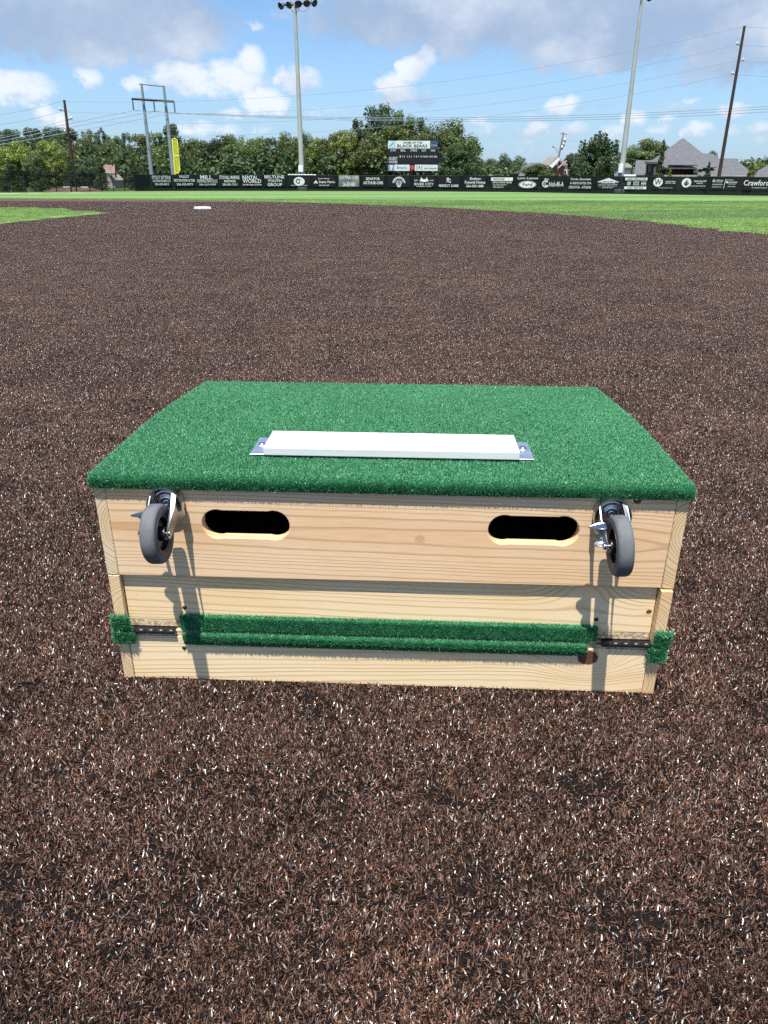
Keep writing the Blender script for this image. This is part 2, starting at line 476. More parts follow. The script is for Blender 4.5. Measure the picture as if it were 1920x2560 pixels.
def ground_mat(name, kind):
    m, t, bs = new_mat(name)
    co = t.new('ShaderNodeNewGeometry').outputs['Position']
    x, y, z = t.xyz(co)
    if kind == 'brown':
        n = t.noise(co, 260, 4, 0.7)
        n2 = t.noise(co, 1.2, 5, 0.6)
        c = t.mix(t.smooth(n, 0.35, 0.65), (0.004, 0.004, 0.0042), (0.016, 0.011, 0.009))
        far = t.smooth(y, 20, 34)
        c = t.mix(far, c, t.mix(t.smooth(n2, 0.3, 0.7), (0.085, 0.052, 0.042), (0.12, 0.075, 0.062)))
        bs.inputs['Roughness'].default_value = 0.85
        bump(t, bs, n, 0.8, 0.006)
    elif kind == 'green':
        s = t.sub(t.mul(y, 0.928), t.mul(x, 0.371))
        f = t.m('FRACT', t.m('DIVIDE', t.sub(s, 19.0), 12.1))
        band = t.m('LESS_THAN', f, 0.5)
        n = t.noise(t.scale(co, (14, 5, 14)), 1, 4, 0.7)
        n2 = t.noise(co, 0.5, 4, 0.6)
        light = t.mix(t.smooth(n, 0.3, 0.7), (0.12, 0.22, 0.05), (0.20, 0.33, 0.095))
        dark = t.mix(t.smooth(n, 0.3, 0.7), (0.10, 0.18, 0.055), (0.155, 0.255, 0.09))
        c = t.mix(band, light, dark)
        c = t.mix(t.smooth(n2, 0.35, 0.7, 0, 0.25), c, (0.07, 0.17, 0.04))
        bs.inputs['Roughness'].default_value = 0.8
        bump(t, bs, n, 0.5, 0.02)
    elif kind == 'infield':
        n = t.noise(t.scale(co, (14, 5, 14)), 1, 4, 0.7)
        w = t.m('SINE', t.add(t.mul(y, 3.2), t.mul(n, 1.2)))
        c = t.mix(t.smooth(n, 0.3, 0.7), (0.085, 0.17, 0.035), (0.17, 0.28, 0.075))
        c = t.mix(t.smooth(w, -0.2, 1.0, 0, 0.3), c, (0.20, 0.31, 0.10))
        bs.inputs['Roughness'].default_value = 0.8
        bump(t, bs, n, 0.5, 0.02)
    else:
        n = t.noise(co, 0.25, 6, 0.65)
        c = t.mix(n, (0.035, 0.065, 0.018), (0.09, 0.11, 0.04))
        bs.inputs['Roughness'].default_value = 0.9
    t.l.new(c, bs.inputs['Base Color'])
    bs.inputs['Specular IOR Level'].default_value = 0.2
    return m

# ------------------------------------------------------------------ object helpers
def link(name, me, mat=None, parent=None):
    o = bpy.data.objects.new(name, me)
    COL.objects.link(o)
    if mat is not None:
        me.materials.clear()
        me.materials.append(mat)
    if parent is not None:
        o.parent = parent
    return o

def mesh(name, vs, fs, mat=None, parent=None, smooth=False):
    me = bpy.data.meshes.new(name)
    me.from_pydata([tuple(map(float, v)) for v in vs], [], fs)
    if smooth:
        me.shade_smooth()
    me.update()
    return link(name, me, mat, parent)

def fast_mesh(name, V, Fidx, k, tone=None):
    """numpy arrays to a mesh; Fidx is (n,k)"""
    me = bpy.data.meshes.new(name)
    nf = len(Fidx)
    me.vertices.add(len(V))
    me.vertices.foreach_set('co', np.ascontiguousarray(V, dtype=np.float32).ravel())
    me.loops.add(nf * k)
    me.loops.foreach_set('vertex_index', np.ascontiguousarray(Fidx, dtype=np.int32).ravel())
    me.polygons.add(nf)
    me.polygons.foreach_set('loop_start', np.arange(0, nf * k, k, dtype=np.int32))
    me.update(calc_edges=True)
    if tone is not None:
        a = me.attributes.new('tone', 'FLOAT', 'POINT')
        a.data.foreach_set('value', np.ascontiguousarray(tone, dtype=np.float32))
    return me

def bm_obj(name, bm, mat, parent=None, smooth=False):
    me = bpy.data.meshes.new(name)
    bmesh.ops.recalc_face_normals(bm, faces=bm.faces[:])
    bm.to_mesh(me)
    bm.free()
    if smooth:
        me.shade_smooth()
    return link(name, me, mat, parent)

def add_box(bm, lo, hi, bev=0.0, seg=1):
    r = bmesh.ops.create_cube(bm, size=1)
    vs = r['verts']
    for v in vs:
        v.co = Vector([lo[i] + (v.co[i] + 0.5) * (hi[i] - lo[i]) for i in range(3)])
    if bev:
        es = list({e for v in vs for e in v.link_edges})
        bmesh.ops.bevel(bm, geom=es, offset=bev, segments=seg, affect='EDGES', profile=0.6)

def box(name, lo, hi, mat, parent=None, bev=0.0, seg=1):
    bm = bmesh.new()
    add_box(bm, lo, hi, bev, seg)
    return bm_obj(name, bm, mat, parent)

def add_tube(bm, pts, rad, n=8, cap=True):
    pts = [Vector(p) for p in pts]
    if not hasattr(rad, '__len__'):
        rad = [rad] * len(pts)
    rings = []
    up = None
    for i, p in enumerate(pts):
        d = (pts[min(i + 1, len(pts) - 1)] - pts[max(i - 1, 0)]).normalized()
        if up is None:
            up = Vector((0, 0, 1)) if abs(d.z) < 0.9 else Vector((1, 0, 0))
        a = d.cross(up).normalized()
        b = a.cross(d).normalized()
        up = b
        rings.append([bm.verts.new(p + (a * math.cos(2 * math.pi * k / n) + b * math.sin(2 * math.pi * k / n)) * rad[i]) for k in range(n)])
    for r0, r1 in zip(rings, rings[1:]):
        for k in range(n):
            bm.faces.new((r0[k], r0[(k + 1) % n], r1[(k + 1) % n], r1[k]))
    if cap:
        bm.faces.new(rings[0][::-1])
        bm.faces.new(rings[-1])
        for rg in (rings[0], rings[-1]):
            for k in range(n):
                e = bm.edges.get((rg[k], rg[(k + 1) % n]))
                if e: e.smooth = False

def tube(name, pts, rad, mat, parent=None, n=8, smooth=True):
    bm = bmesh.new()
    add_tube(bm, pts, rad, n)
    return bm_obj(name, bm, mat, parent, smooth)

def add_lathe(bm, prof, o, ax, n=24):
    """profile (t along axis, radius) turned about the axis ax through o"""
    o = Vector(o)
    ax = Vector(ax).normalized()
    a = ax.cross(Vector((0, 0, 1)) if abs(ax.z) < 0.9 else Vector((1, 0, 0))).normalized()
    b = ax.cross(a)
    rings = []
    for t_, r_ in prof:
        c = o + ax * t_
        if r_ < 1e-6:
            rings.append([bm.verts.new(c)])
        else:
            rings.append([bm.verts.new(c + (a * math.cos(2 * math.pi * k / n) + b * math.sin(2 * math.pi * k / n)) * r_) for k in range(n)])
    for r0, r1 in zip(rings, rings[1:]):
        for k in range(n):
            k2 = (k + 1) % n
            if len(r0) == 1:
                bm.faces.new((r0[0], r1[k2], r1[k]))
            elif len(r1) == 1:
                bm.faces.new((r0[k], r0[k2], r1[0]))
            else:
                bm.faces.new((r0[k], r0[k2], r1[k2], r1[k]))

def lathe(name, prof, o, ax, mat, parent=None, n=24, smooth=True):
    bm = bmesh.new()
    add_lathe(bm, prof, o, ax, n)
    ob = bm_obj(name, bm, mat, parent, smooth)
    return ob

def sharp(o, ang=35):
    """keep hard edges crisp on a smooth shaded mesh"""
    bm = bmesh.new()
    bm.from_mesh(o.data)
    for e in bm.edges:
        if len(e.link_faces) == 2 and e.calc_face_angle(0) > R(ang):
            e.smooth = False
    bm.to_mesh(o.data)
    bm.free()
    return o

def thing(name, label, cat, loc=(0, 0, 0), group=None, rotz=0.0):
    o = bpy.data.objects.new(name, None)
    COL.objects.link(o)
    o.location = tuple(map(float, loc))
    o.rotation_euler = (0, 0, rotz)
    o.empty_display_size = 0.1
    tag(o, label, cat, group)
    return o

def tag(o, label=None, cat=None, group=None, kind=None):
    if label: o['label'] = label
    if cat: o['category'] = cat
    if group: o['group'] = group
    if kind: o['kind'] = kind
    return o

_txt = {}
def text_geo(s):
    """flat outline letters from Blender's built-in font, normalised to a 1 x 1 box"""
    if s not in _txt:
        cu = bpy.data.curves.new('t', 'FONT')
        cu.body = s
        cu.resolution_u = 2
        cu.offset = 0.012
        o = bpy.data.objects.new('t', cu)
        COL.objects.link(o)
        dg = bpy.context.evaluated_depsgraph_get()
        me = bpy.data.meshes.new_from_object(o.evaluated_get(dg))
        V = np.array([v.co[:2] for v in me.vertices])
        Fc = [tuple(p.vertices) for p in me.polygons]
        bpy.data.objects.remove(o)
        bpy.data.curves.remove(cu)
        bpy.data.meshes.remove(me)
        V = (V - V.min(0)) / (V.max(0) - V.min(0))
        _txt[s] = (V, Fc)
    return _txt[s]

class Print:
    """collects flat print on a sign: o lower left corner, ex / ez unit axes times the sign's size"""
    def __init__(self, o, ex, ez, nrm, lift=0.012):
        self.o, self.ex, self.ez = np.array(o), np.array(ex), np.array(ez)
        self.n = np.array(nrm) * lift
        self.V, self.F = [], []
    def pts(self, P, Fc):
        b = len(self.V)
        for u, v in P:
            self.V.append(self.o + self.ex * u + self.ez * v + self.n)
        self.F += [tuple(i + b for i in f) for f in Fc]
    def text(self, s, cx, cy, w, h):
        V, Fc = text_geo(s)
        self.pts([(cx + (x - .5) * w, cy + (y - .5) * h) for x, y in V], Fc)
    def poly(self, P):
        self.pts(P, [tuple(range(len(P)))])
    def rect(self, cx, cy, w, h):
        self.poly([(cx - w / 2, cy - h / 2), (cx + w / 2, cy - h / 2), (cx + w / 2, cy + h / 2), (cx - w / 2, cy + h / 2)])
    def ring(self, cx, cy, rx, ry, inner=0.0, a0=0, a1=360, n=28):
        A = [R(a0 + (a1 - a0) * i / n) for i in range(n + 1)]
        if inner <= 0:
            self.poly([(cx + rx * math.cos(a), cy + ry * math.sin(a)) for a in A[:-1 if a1 - a0 == 360 else None]])
        else:
            P = []
            for a in A:
                P += [(cx + rx * math.cos(a), cy + ry * math.sin(a)), (cx + rx * inner * math.cos(a), cy + ry * inner * math.sin(a))]
            self.pts(P, [(2 * i, 2 * i + 1, 2 * i + 3, 2 * i + 2) for i in range(n)])
    def line(self, x0, y0, x1, y1, w, asp=1.5):
        dx_, dy_ = (x1 - x0) * asp, y1 - y0
        L = math.hypot(dx_, dy_) or 1
        nx, ny = -dy_ / L * w / 2 / asp, dx_ / L * w / 2
        self.poly([(x0 - nx, y0 - ny), (x1 - nx, y1 - ny), (x1 + nx, y1 + ny), (x0 + nx, y0 + ny)])
    def build(self, name, mat, parent):
        if self.V:
            return mesh(name, self.V, self.F, mat, parent)

# ------------------------------------------------------------------ the ground
g = mesh('ground', [(-3000, -300, -0.03), (3000, -300, -0.03), (3000, 5000, -0.03), (-3000, 5000, -0.03)], [(0, 1, 2, 3)], ground_mat('rough_grass', 'rough'))
tag(g, kind='structure')

def lerp_tab(tab, x):
    return float(np.interp(x, [t_[0] for t_ in tab], [t_[1] for t_ in tab]))
FB = [(-400, 487), (0, 482), (180, 479.5), (340, 478), (450, 477.2), (720, 477.3), (1000, 477.9), (1180, 479), (1340, 481), (1500, 484), (1660, 486.6), (1800, 488.3), (1920, 489.6), (2300, 494)]
_fx = np.arange(-400, 2301, 60)
_fy = np.array([lerp_tab(FB, x) for x in _fx])
_k = np.array([1, 2, 3, 2, 1.]) / 9
_fy[2:-2] = np.convolve(_fy, _k, 'valid')
FG = np.array([gnd(x, y) for x, y in zip(_fx, _fy)])                 # the fence line on the ground
def fence_pt(px):
    return np.array([np.interp(px, _fx, FG[:, i]) for i in range(3)])

# outfield turf up to the fence
edge_out = [(-500, 492), (0, 496), (300, 498.5), (600, 502), (812, 508), (1000, 514.5), (1200, 523.5), (1417, 536.5), (1620, 553), (1780, 569.5), (1920, 586.5), (2100, 616), (2400, 690)]
EO = [gnd(x, y) for x, y in edge_out]
def smooth_line(P, n=4):
    P = [np.array(p) for p in P]
    out = []
    for i in range(len(P) - 1):
        p0, p1, p2, p3 = P[max(i - 1, 0)], P[i], P[i + 1], P[min(i + 2, len(P) - 1)]
        for k in range(n):
            t_ = k / n
            out.append(0.5 * ((2 * p1) + (-p0 + p2) * t_ + (2 * p0 - 5 * p1 + 4 * p2 - p3) * t_ ** 2 + (-p0 + 3 * p1 - 3 * p2 + p3) * t_ ** 3))
    out.append(P[-1])
    return out
EOs = smooth_line(EO)
br_poly = [(-45, -12, 0), (45, -12, 0)] + [tuple(p) for p in EOs[::-1]]
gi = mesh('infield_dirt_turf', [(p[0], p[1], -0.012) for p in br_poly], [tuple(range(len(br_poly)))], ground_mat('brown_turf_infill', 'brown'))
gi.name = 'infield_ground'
tag(gi, kind='structure')
n_e = len(EOs)
Vo = [(p[0], p[1], -0.006) for p in EOs]
far = [fence_pt(x) for x in np.linspace(-400, 2300, n_e)]
Vo += [(p[0], p[1], -0.006) for p in far]
Fo = [(i, i + 1, n_e + i + 1, n_e + i) for i in range(n_e - 1)]
MT['green'] = ground_mat('outfield_green_turf', 'green')
go = mesh('outfield_ground', Vo, Fo, MT['green'])
tag(go, kind='structure')
patch_px = [(0, 518.8), (80, 519.6), (152, 521.2), (166, 525), (215, 528), (278, 531.6), (200, 539), (100, 548), (0, 559), (-300, 590), (-700, 610), (-700, 519)]
PP = [gnd(x, y) for x, y in patch_px]
gp = mesh('infield_grass', [(p[0], p[1], -0.004) for p in PP], [tuple(range(len(PP)))[::-1]], ground_mat('infield_green_turf', 'infield'))
tag(gp, kind='structure')

# white foul line dashes showing at the foot of the left fence
fl = []
ff = []
for (x0, x1, y) in [(-60, 45, 484.5), (58, 98, 483.6), (122, 150, 482.6), (168, 202, 482.2), (222, 242, 481.6)]:
    a, b = gnd(x0, y), gnd(x1, y - 0.5)
    i = len(fl)
    fl += [(a[0], a[1], 0.0), (b[0], b[1], 0.0), (b[0], b[1] + 0.9, 0.0), (a[0], a[1] + 0.9, 0.0)]
    ff.append((i, i + 1, i + 2, i + 3))
tag(mesh('foul_line', fl, ff, MT['white_paint']), kind='structure')

# ------------------------------------------------------------------ synthetic turf blades (stuff, instanced by geometry nodes)
def in_poly(x, y, P):
    c = False
    j = len(P) - 1
    for i in range(len(P)):
        if (P[i][1] > y) != (P[j][1] > y) and x < (P[j][0] - P[i][0]) * (y - P[i][1]) / (P[j][1] - P[i][1]) + P[i][0]:
            c = not c
        j = i
    return c

def blade_patch(n, half, lmin, lmax, wmin, wmax, z0=-0.010, lean=(0.3, 1.35), sd=0):
    g_ = np.random.default_rng(sd)
    bx_ = g_.uniform(-half, half, (n, 2))
    # tufts: blades gather in small clumps
    nc = max(8, n // 12)
    cc = g_.uniform(-half, half, (nc, 2))
    ci = g_.integers(0, nc, n)
    use = g_.random(n) < 0.5
    bx_[use] = (cc[ci] + g_.normal(0, 0.0045, (n, 2)))[use]
    cang = g_.uniform(0, 2 * np.pi, nc)
    ang = np.where(use, cang[ci] + g_.normal(0, 0.7, n), g_.uniform(0, 2 * np.pi, n))
    th_ = g_.uniform(lean[0], lean[1], n)
    L = g_.uniform(lmin, lmax, n)
    w = g_.uniform(wmin, wmax, n)
    d = np.c_[np.cos(ang), np.sin(ang)]
    s_ = np.c_[-np.sin(ang), np.cos(ang)]
    tw = g_.normal(0, 0.9, n)
    bend = g_.uniform(-0.4, 0.9, n)
    V = np.zeros((n, 6, 3))
    pos = np.c_[bx_, np.full(n, z0)]
    lev = [(0.0, 1.0), (0.55, 0.95), (1.0, 0.45)]
    for k, (f, wf) in enumerate(lev):
        if k:
            t2 = th_ + bend * (f - 0.5)
            step = (lev[k][0] - lev[k - 1][0]) * L
            pos = pos + np.c_[d * (np.sin(t2) * step)[:, None], np.cos(t2) * step]
        a_ = tw * f
        off = np.c_[s_ * (np.cos(a_) * w * wf / 2)[:, None], np.sin(a_) * w * wf / 2]
        V[:, 2 * k] = pos - off
        V[:, 2 * k + 1] = pos + off
    V = V.reshape(-1, 3)
    V[:, 2] = np.maximum(V[:, 2], z0)
    b = (np.arange(n) * 6)[:, None]
    Fq = np.concatenate([b + np.array([[0, 1, 3, 2]]), b + np.array([[2, 3, 5, 4]])])
    tone = np.repeat(g_.random(n), 6)
    return V, Fq, tone

def blade_field(name, patches, pts, mat, label):
    """patches (one island each, numbered) and loose points in one mesh; geometry nodes instance the patches on the points"""
    Vs, Fs, Ts, Ks = [], [], [], []
    b = 0
    for i, (V, Fq, T) in enumerate(patches):
        Vs.append(V); Fs.append(Fq + b); Ts.append(T); Ks.append(np.full(len(V), i))
        b += len(V)
    pts = np.array(pts)
    Vs.append(pts[:, :3]); Ts.append(np.zeros(len(pts))); Ks.append(np.full(len(pts), -1))
    me = fast_mesh(name, np.concatenate(Vs), np.concatenate(Fs), 4, np.concatenate(Ts))
    a = me.attributes.new('variant', 'INT', 'POINT')
    a.data.foreach_set('value', np.concatenate(Ks).astype(np.int32))
    a = me.attributes.new('spin', 'FLOAT', 'POINT')
    sp = np.zeros(len(me.vertices), dtype=np.float32)
    sp[-len(pts):] = pts[:, 3]
    a.data.foreach_set('value', sp)
    a = me.attributes.new('pick', 'INT', 'POINT')
    pk = np.zeros(len(me.vertices), dtype=np.int32)
    pk[-len(pts):] = pts[:, 4].astype(int)
    a.data.foreach_set('value', pk)
    o = link(name, me, mat)
    ng = bpy.data.node_groups.new(name + '_scatter', 'GeometryNodeTree')
    ng.interface.new_socket('Geometry', in_out='INPUT', socket_type='NodeSocketGeometry')
    ng.interface.new_socket('Geometry', in_out='OUTPUT', socket_type='NodeSocketGeometry')
    N, L = ng.nodes, ng.links
    gi_ = N.new('NodeGroupInput'); gout = N.new('NodeGroupOutput')
    def named(nm, ty):
        x_ = N.new('GeometryNodeInputNamedAttribute'); x_.data_type = ty
        x_.inputs['Name'].default_value = nm
        return x_.outputs['Attribute']
    def sep(val):
        cmp_ = N.new('FunctionNodeCompare'); cmp_.data_type = 'INT'; cmp_.operation = 'EQUAL'
        L.new(named('variant', 'INT'), cmp_.inputs[2]); cmp_.inputs[3].default_value = val
        s = N.new('GeometryNodeSeparateGeometry'); s.domain = 'POINT'
        L.new(gi_.outputs[0], s.inputs[0]); L.new(cmp_.outputs[0], s.inputs[1])
        return s.outputs[0]
    g2i = N.new('GeometryNodeGeometryToInstance')
    for i in reversed(range(len(patches))):
        L.new(sep(i), g2i.inputs[0])
    iop = N.new('GeometryNodeInstanceOnPoints')
    L.new(sep(-1), iop.inputs['Points'])
    L.new(g2i.outputs[0], iop.inputs['Instance'])
    iop.inputs['Pick Instance'].default_value = True
    L.new(named('pick', 'INT'), iop.inputs['Instance Index'])
    cx = N.new('ShaderNodeCombineXYZ')
    L.new(named('spin', 'FLOAT'), cx.inputs[2])
    e2r = N.new('FunctionNodeEulerToRotation')
    L.new(cx.outputs[0], e2r.inputs[0])
    L.new(e2r.outputs[0], iop.inputs['Rotation'])
    L.new(iop.outputs[0], gout.inputs[0])
    md = o.modifiers.new('scatter', 'NODES')
    md.node_group = ng
    tag(o, label, 'turf', kind='stuff')
    return o

EO2 = [(p[0], p[1]) for p in br_poly]
PP2 = [(p[0], p[1]) for p in PP]
brown_pts, green_pts = [], []
step = 0.25
yy = 0.35
row = 0
while yy < 40:
    row += 1
    half = yy * 0.56 + 1.0
    n_ = int(2 * half / step) + 1
    for i in range(n_):
        x = -half + i * step + random.uniform(-.03, .03) + (step / 2 if row % 2 else 0)
        y = yy + random.uniform(-.03, .03)
        if in_poly(x, y, EO2) and not in_poly(x, y, PP2):
            brown_pts.append((x, y, 0, random.uniform(0, 6.28), random.randrange(5)))
    yy += step * (1.0 if yy < 12 else 1.12)
yy = 17.0
while yy < 46:
    half = yy * 0.56 + 1.0
    for i in range(int(2 * half / 0.75) + 1):
        x = -half + i * 0.75 + random.uniform(-.1, .1)
        y = yy + random.uniform(-.1, .1)
        if (in_poly(x + 0.4, y, PP2) and in_poly(x, y, PP2)) or (not in_poly(x, y, EO2) and y > 15):
            green_pts.append((x, y, 0, random.uniform(0, 6.28), random.randrange(3)))
    yy += 0.75
brown_m = fibre_mat('brown_turf_fibre', [(0.0, (0.006, 0.005, 0.0045)), (0.42, (0.017, 0.010, 0.007)), (0.64, (0.134, 0.060, 0.034)), (0.92, (0.262, 0.134, 0.086)), (1.0, (0.42, 0.30, 0.22))], 0.31, 0.06, 0.7)  # palest blade tone paints in glints, dark tones stand for self-shadow
blade_field('brown_turf_blades', [blade_patch(12000, 0.20, 0.005, 0.0130, 0.0009, 0.0019, lean=(0.2, 1.4), sd=i) for i in range(5)], brown_pts, brown_m,
            'dark brown synthetic turf blades with gloss and painted pale glints over the whole infield')
green_m = fibre_mat('green_turf_fibre', [(0.0, (0.14, 0.25, 0.045)), (0.5, (0.24, 0.39, 0.085)), (1.0, (0.36, 0.52, 0.18))], 0.4, 0.3, 0.5, True)
blade_field('green_turf_blades', [blade_patch(4200, 0.42, 0.025, 0.04, 0.004, 0.008, sd=20 + i) for i in range(3)], green_pts, green_m,
            'bright green synthetic turf blades along the edge of the brown infield')
print('turf instances', len(brown_pts), len(green_pts))

# ------------------------------------------------------------------ the portable pitching mound
YAW = -0.04308
mound = thing('portable_mound', 'folded wooden portable pitching mound with green turf top and caster wheels on brown infield', 'pitching mound',
              (0.00558, 1.40402, 0), rotz=YAW)
HW = 0.61                                                           # half width
TH = 0.0247
w_up = pine('pine_upper_board', 'x', (0.018, 0.375), 0.0105, early=(0.80, 0.595, 0.38), late=(0.45, 0.24, 0.09), tilt=(0.012, 0.015), amp=0.010,
            knots=[(0.07, 0.372, 0.0035, 0.008), (0.60, 0.372, 0.022, 0.014, 0), (0.506, 0.466, 0.007, 0.004)], blotch=0.055)
w_mid = pine('pine_middle_board', 'x', (0.045, 0.315), 0.0125, early=(0.86, 0.675, 0.415), late=(0.50, 0.30, 0.12), tilt=(-0.01, 0.03), amp=0.012,
             knots=[(0.5719, 0.1992, 0.0055, 0.006), (0.43, 0.262, 0.02, 0.05, 0)], rays=0.3)
w_low = pine('pine_lower_board', 'x', (0.05, -0.025), 0.0105, early=(0.87, 0.695, 0.435), late=(0.52, 0.33, 0.14), tilt=(0.01, -0.03), amp=0.010,
             knots=[(0.4508, 0.084, 0.020, 0.085)], rays=0.3)
w_ul = pine('pine_side_upper_left', 'y', (-0.545, 0.385), 0.0080, early=(0.74, 0.60, 0.40), late=(0.24, 0.14, 0.06), amp=0.004, rays=0.6)
w_ur = pine('pine_side_upper_right', 'y', (0.645, 0.395), 0.0085, early=(0.74, 0.58, 0.36), late=(0.26, 0.13, 0.05), amp=0.004, rays=0.6)
w_ml = pine('pine_side_middle_left', 'y', (-0.55, 0.155), 0.0072, early=(0.76, 0.58, 0.34), late=(0.40, 0.20, 0.07), amp=0.004, rays=0.6)
w_mr = pine('pine_side_middle_right', 'y', (0.53, 0.13), 0.0070, early=(0.74, 0.54, 0.30), late=(0.38, 0.18, 0.06), amp=0.004, tilt=(0, .1), rays=0.6)
w_ll = pine('pine_side_lower_left', 'y', (-0.67, -0.02), 0.0060, early=(0.74, 0.56, 0.34), late=(0.20, 0.10, 0.05), amp=0.003, rays=0.6)
w_lr = pine('pine_side_lower_right', 'y', (0.52, 0.02), 0.0066, early=(0.74, 0.55, 0.32), late=(0.22, 0.11, 0.05), amp=0.003, rays=0.6)
ply = plain('plywood_edge', (0.55, 0.42, 0.26), 0.8, 0, 0.5, 120, 0.2, 0.5, 200)

# upper front board with two routed hand holes
def stadium(cx, cz, half, rend, rmid, n=12):
    """dog-bone slot: round ends a little taller than the straight middle"""
    P = []
    th0 = math.asin(rmid / rend)
    for s in (1, -1):
        A = np.linspace(-(math.pi - th0), math.pi - th0, n * 2)
        for a in A:
            xx, zz = math.cos(a) * rend, math.sin(a) * rend
            if s == 1:
                P.append((cx + half - rend + xx, cz + zz))
            else:
                P.append((cx - half + rend - xx, cz - zz))
    return P
cu = bpy.data.curves.new('front_board', 'CURVE')
cu.dimensions = '2D'
cu.fill_mode = 'BOTH'
loops = [[(-HW + TH + 0.0007, 0.2645), (HW - TH - 0.001, 0.2665), (HW - TH - 0.001, 0.487), (-HW + TH + 0.0007, 0.487)],
         stadium(-0.2960, 0.3925, 0.0925, 0.0330, 0.0312), stadium(0.3040, 0.3945, 0.0935, 0.0330, 0.0312)]
for lp in loops:
    sp = cu.splines.new('POLY')
    sp.points.add(len(lp) - 1)
    for i, (a, b) in enumerate(lp):
        sp.points[i].co = (a, b, 0, 1)
    sp.use_cyclic_u = True
cu.extrude = 0.0105
cu.bevel_depth = 0.002
cu.bevel_resolution = 2
cu.offset = -0.002
to = bpy.data.objects.new('tmp', cu)
COL.objects.link(to)
me = bpy.data.meshes.new_from_object(to.evaluated_get(bpy.context.evaluated_depsgraph_get()))
bpy.data.objects.remove(to)
me.transform(Matrix.Translation((0, 0.0125, 0)) @ Matrix.Rotation(math.pi / 2, 4, 'X'))
me.shade_smooth()
fb = link('front_board', me, w_up, mound)
fb['label'] = 'upper pine front board with two routed hand holes'
sharp(fb, 40)

def prism_x(name, prof, x0, x1, mat, parent, bev=0.0):
    """profile in (y, z) pulled from x0 to x1"""
    bm = bmesh.new()
    a = [bm.verts.new((x0, p[0], p[1])) for p in prof]
    b = [bm.verts.new((x1, p[0], p[1])) for p in prof]
    n = len(prof)
    for i in range(n):
        bm.faces.new((a[i], a[(i + 1) % n], b[(i + 1) % n], b[i]))
    bm.faces.new(a[::-1])
    bm.faces.new(b)
    if bev:
        bmesh.ops.bevel(bm, geom=bm.edges[:], offset=bev, segments=1, affect='EDGES')
    return bm_obj(name, bm, mat, parent)

up_prof = [(0.0005, 0.2655), (0.895, 0.2655), (0.895, 0.448), (0.4, 0.484), (0.0005, 0.486)]
for s, m_, lab in ((-1, w_ul, 'upper left side board, curved end grain showing'), (1, w_ur, 'upper right side board, arched end grain showing')):
    x0, x1 = sorted((s * HW, s * (HW - TH)))
    prism_x('side_board', up_prof, x0, x1, m_, mound, 0.0012)['label'] = lab
box('back_board', (-HW + TH, 0.872, 0.2655), (HW - TH, 0.893, 0.447), w_up, mound, 0.0015)
# the two folded ramp halves below: side boards, front boards recessed between them
md_y = -0.004
box('side_board', (-HW + 0.001, 0.0, 0.128), (-HW + 0.001 + 0.0245, 0.893, 0.2635), w_ml, mound, 0.001)['label'] = 'middle left side board with diagonal end grain'
box('side_board', (HW - 0.0265, md_y - 0.003, 0.128), (HW - 0.002, 0.893, 0.2625), w_mr, mound, 0.001)['label'] = 'middle right side board with diagonal end grain'
box('front_board', (-HW + 0.027, 0.014, 0.1440), (HW - 0.028, 0.039, 0.2640), w_mid, mound, 0.0012)['label'] = 'middle pine front board, recessed and half shaded'
box('deck_edge', (-HW + 0.027, 0.0145, 0.1270), (HW - 0.028, 0.88, 0.1435), ply, mound, 0.0005)
box('deck_edge', (-HW + 0.027, 0.0055, 0.1080), (HW - 0.030, 0.88, 0.1225), ply, mound, 0.0005)
box('front_board', (-HW + 0.025, 0.0015, -0.008), (HW - 0.028, 0.027, 0.1077), w_low, mound, 0.0012)['label'] = 'bottom pine front board with large dark knot'
box('side_board', (-HW + 0.0, -0.0005, -0.008), (-HW + 0.0240, 0.89, 0.122), w_ll, mound, 0.001)['label'] = 'bottom left side board with tight diagonal end grain'
box('side_board', (HW - 0.0275, 0.000, -0.008), (HW - 0.002, 0.89, 0.122), w_lr, mound, 0.001)['label'] = 'bottom right side board with steep end grain'
box('back_board', (-HW + 0.03, 0.865, -0.008), (HW - 0.03, 0.885, 0.107), w_low, mound, 0.001)
box('back_board', (-HW + 0.03, 0.865, 0.144), (HW - 0.03, 0.885, 0.262), w_mid, mound, 0.001)
box('divider_panel', (-HW + 0.026, 0.04, 0.268), (HW - 0.027, 0.87, 0.276), MT['dark_inside'], mound)
# screws
for (x, y, z) in ((-0.4526, 0.014, 0.1777), (-0.4605, 0.0015, 0.0777), (0.4610, 0.014, 0.1763)):
    s_ = lathe('screw', [(-0.002, 0.0), (-0.0006, 0.0022), (-0.0006, 0.0034), (0.0012, 0.0058), (0.004, 0.0058)], (x, y - 0.0008, z), (0, 1, 0), MT['screw'], mound, 14)
    lathe('screw_socket', [(0, 0), (0, 0.0013), (0.0008, 0.0013)], (x, y - 0.0030, z), (0, 1, 0), MT['black_plastic'], s_, 6)

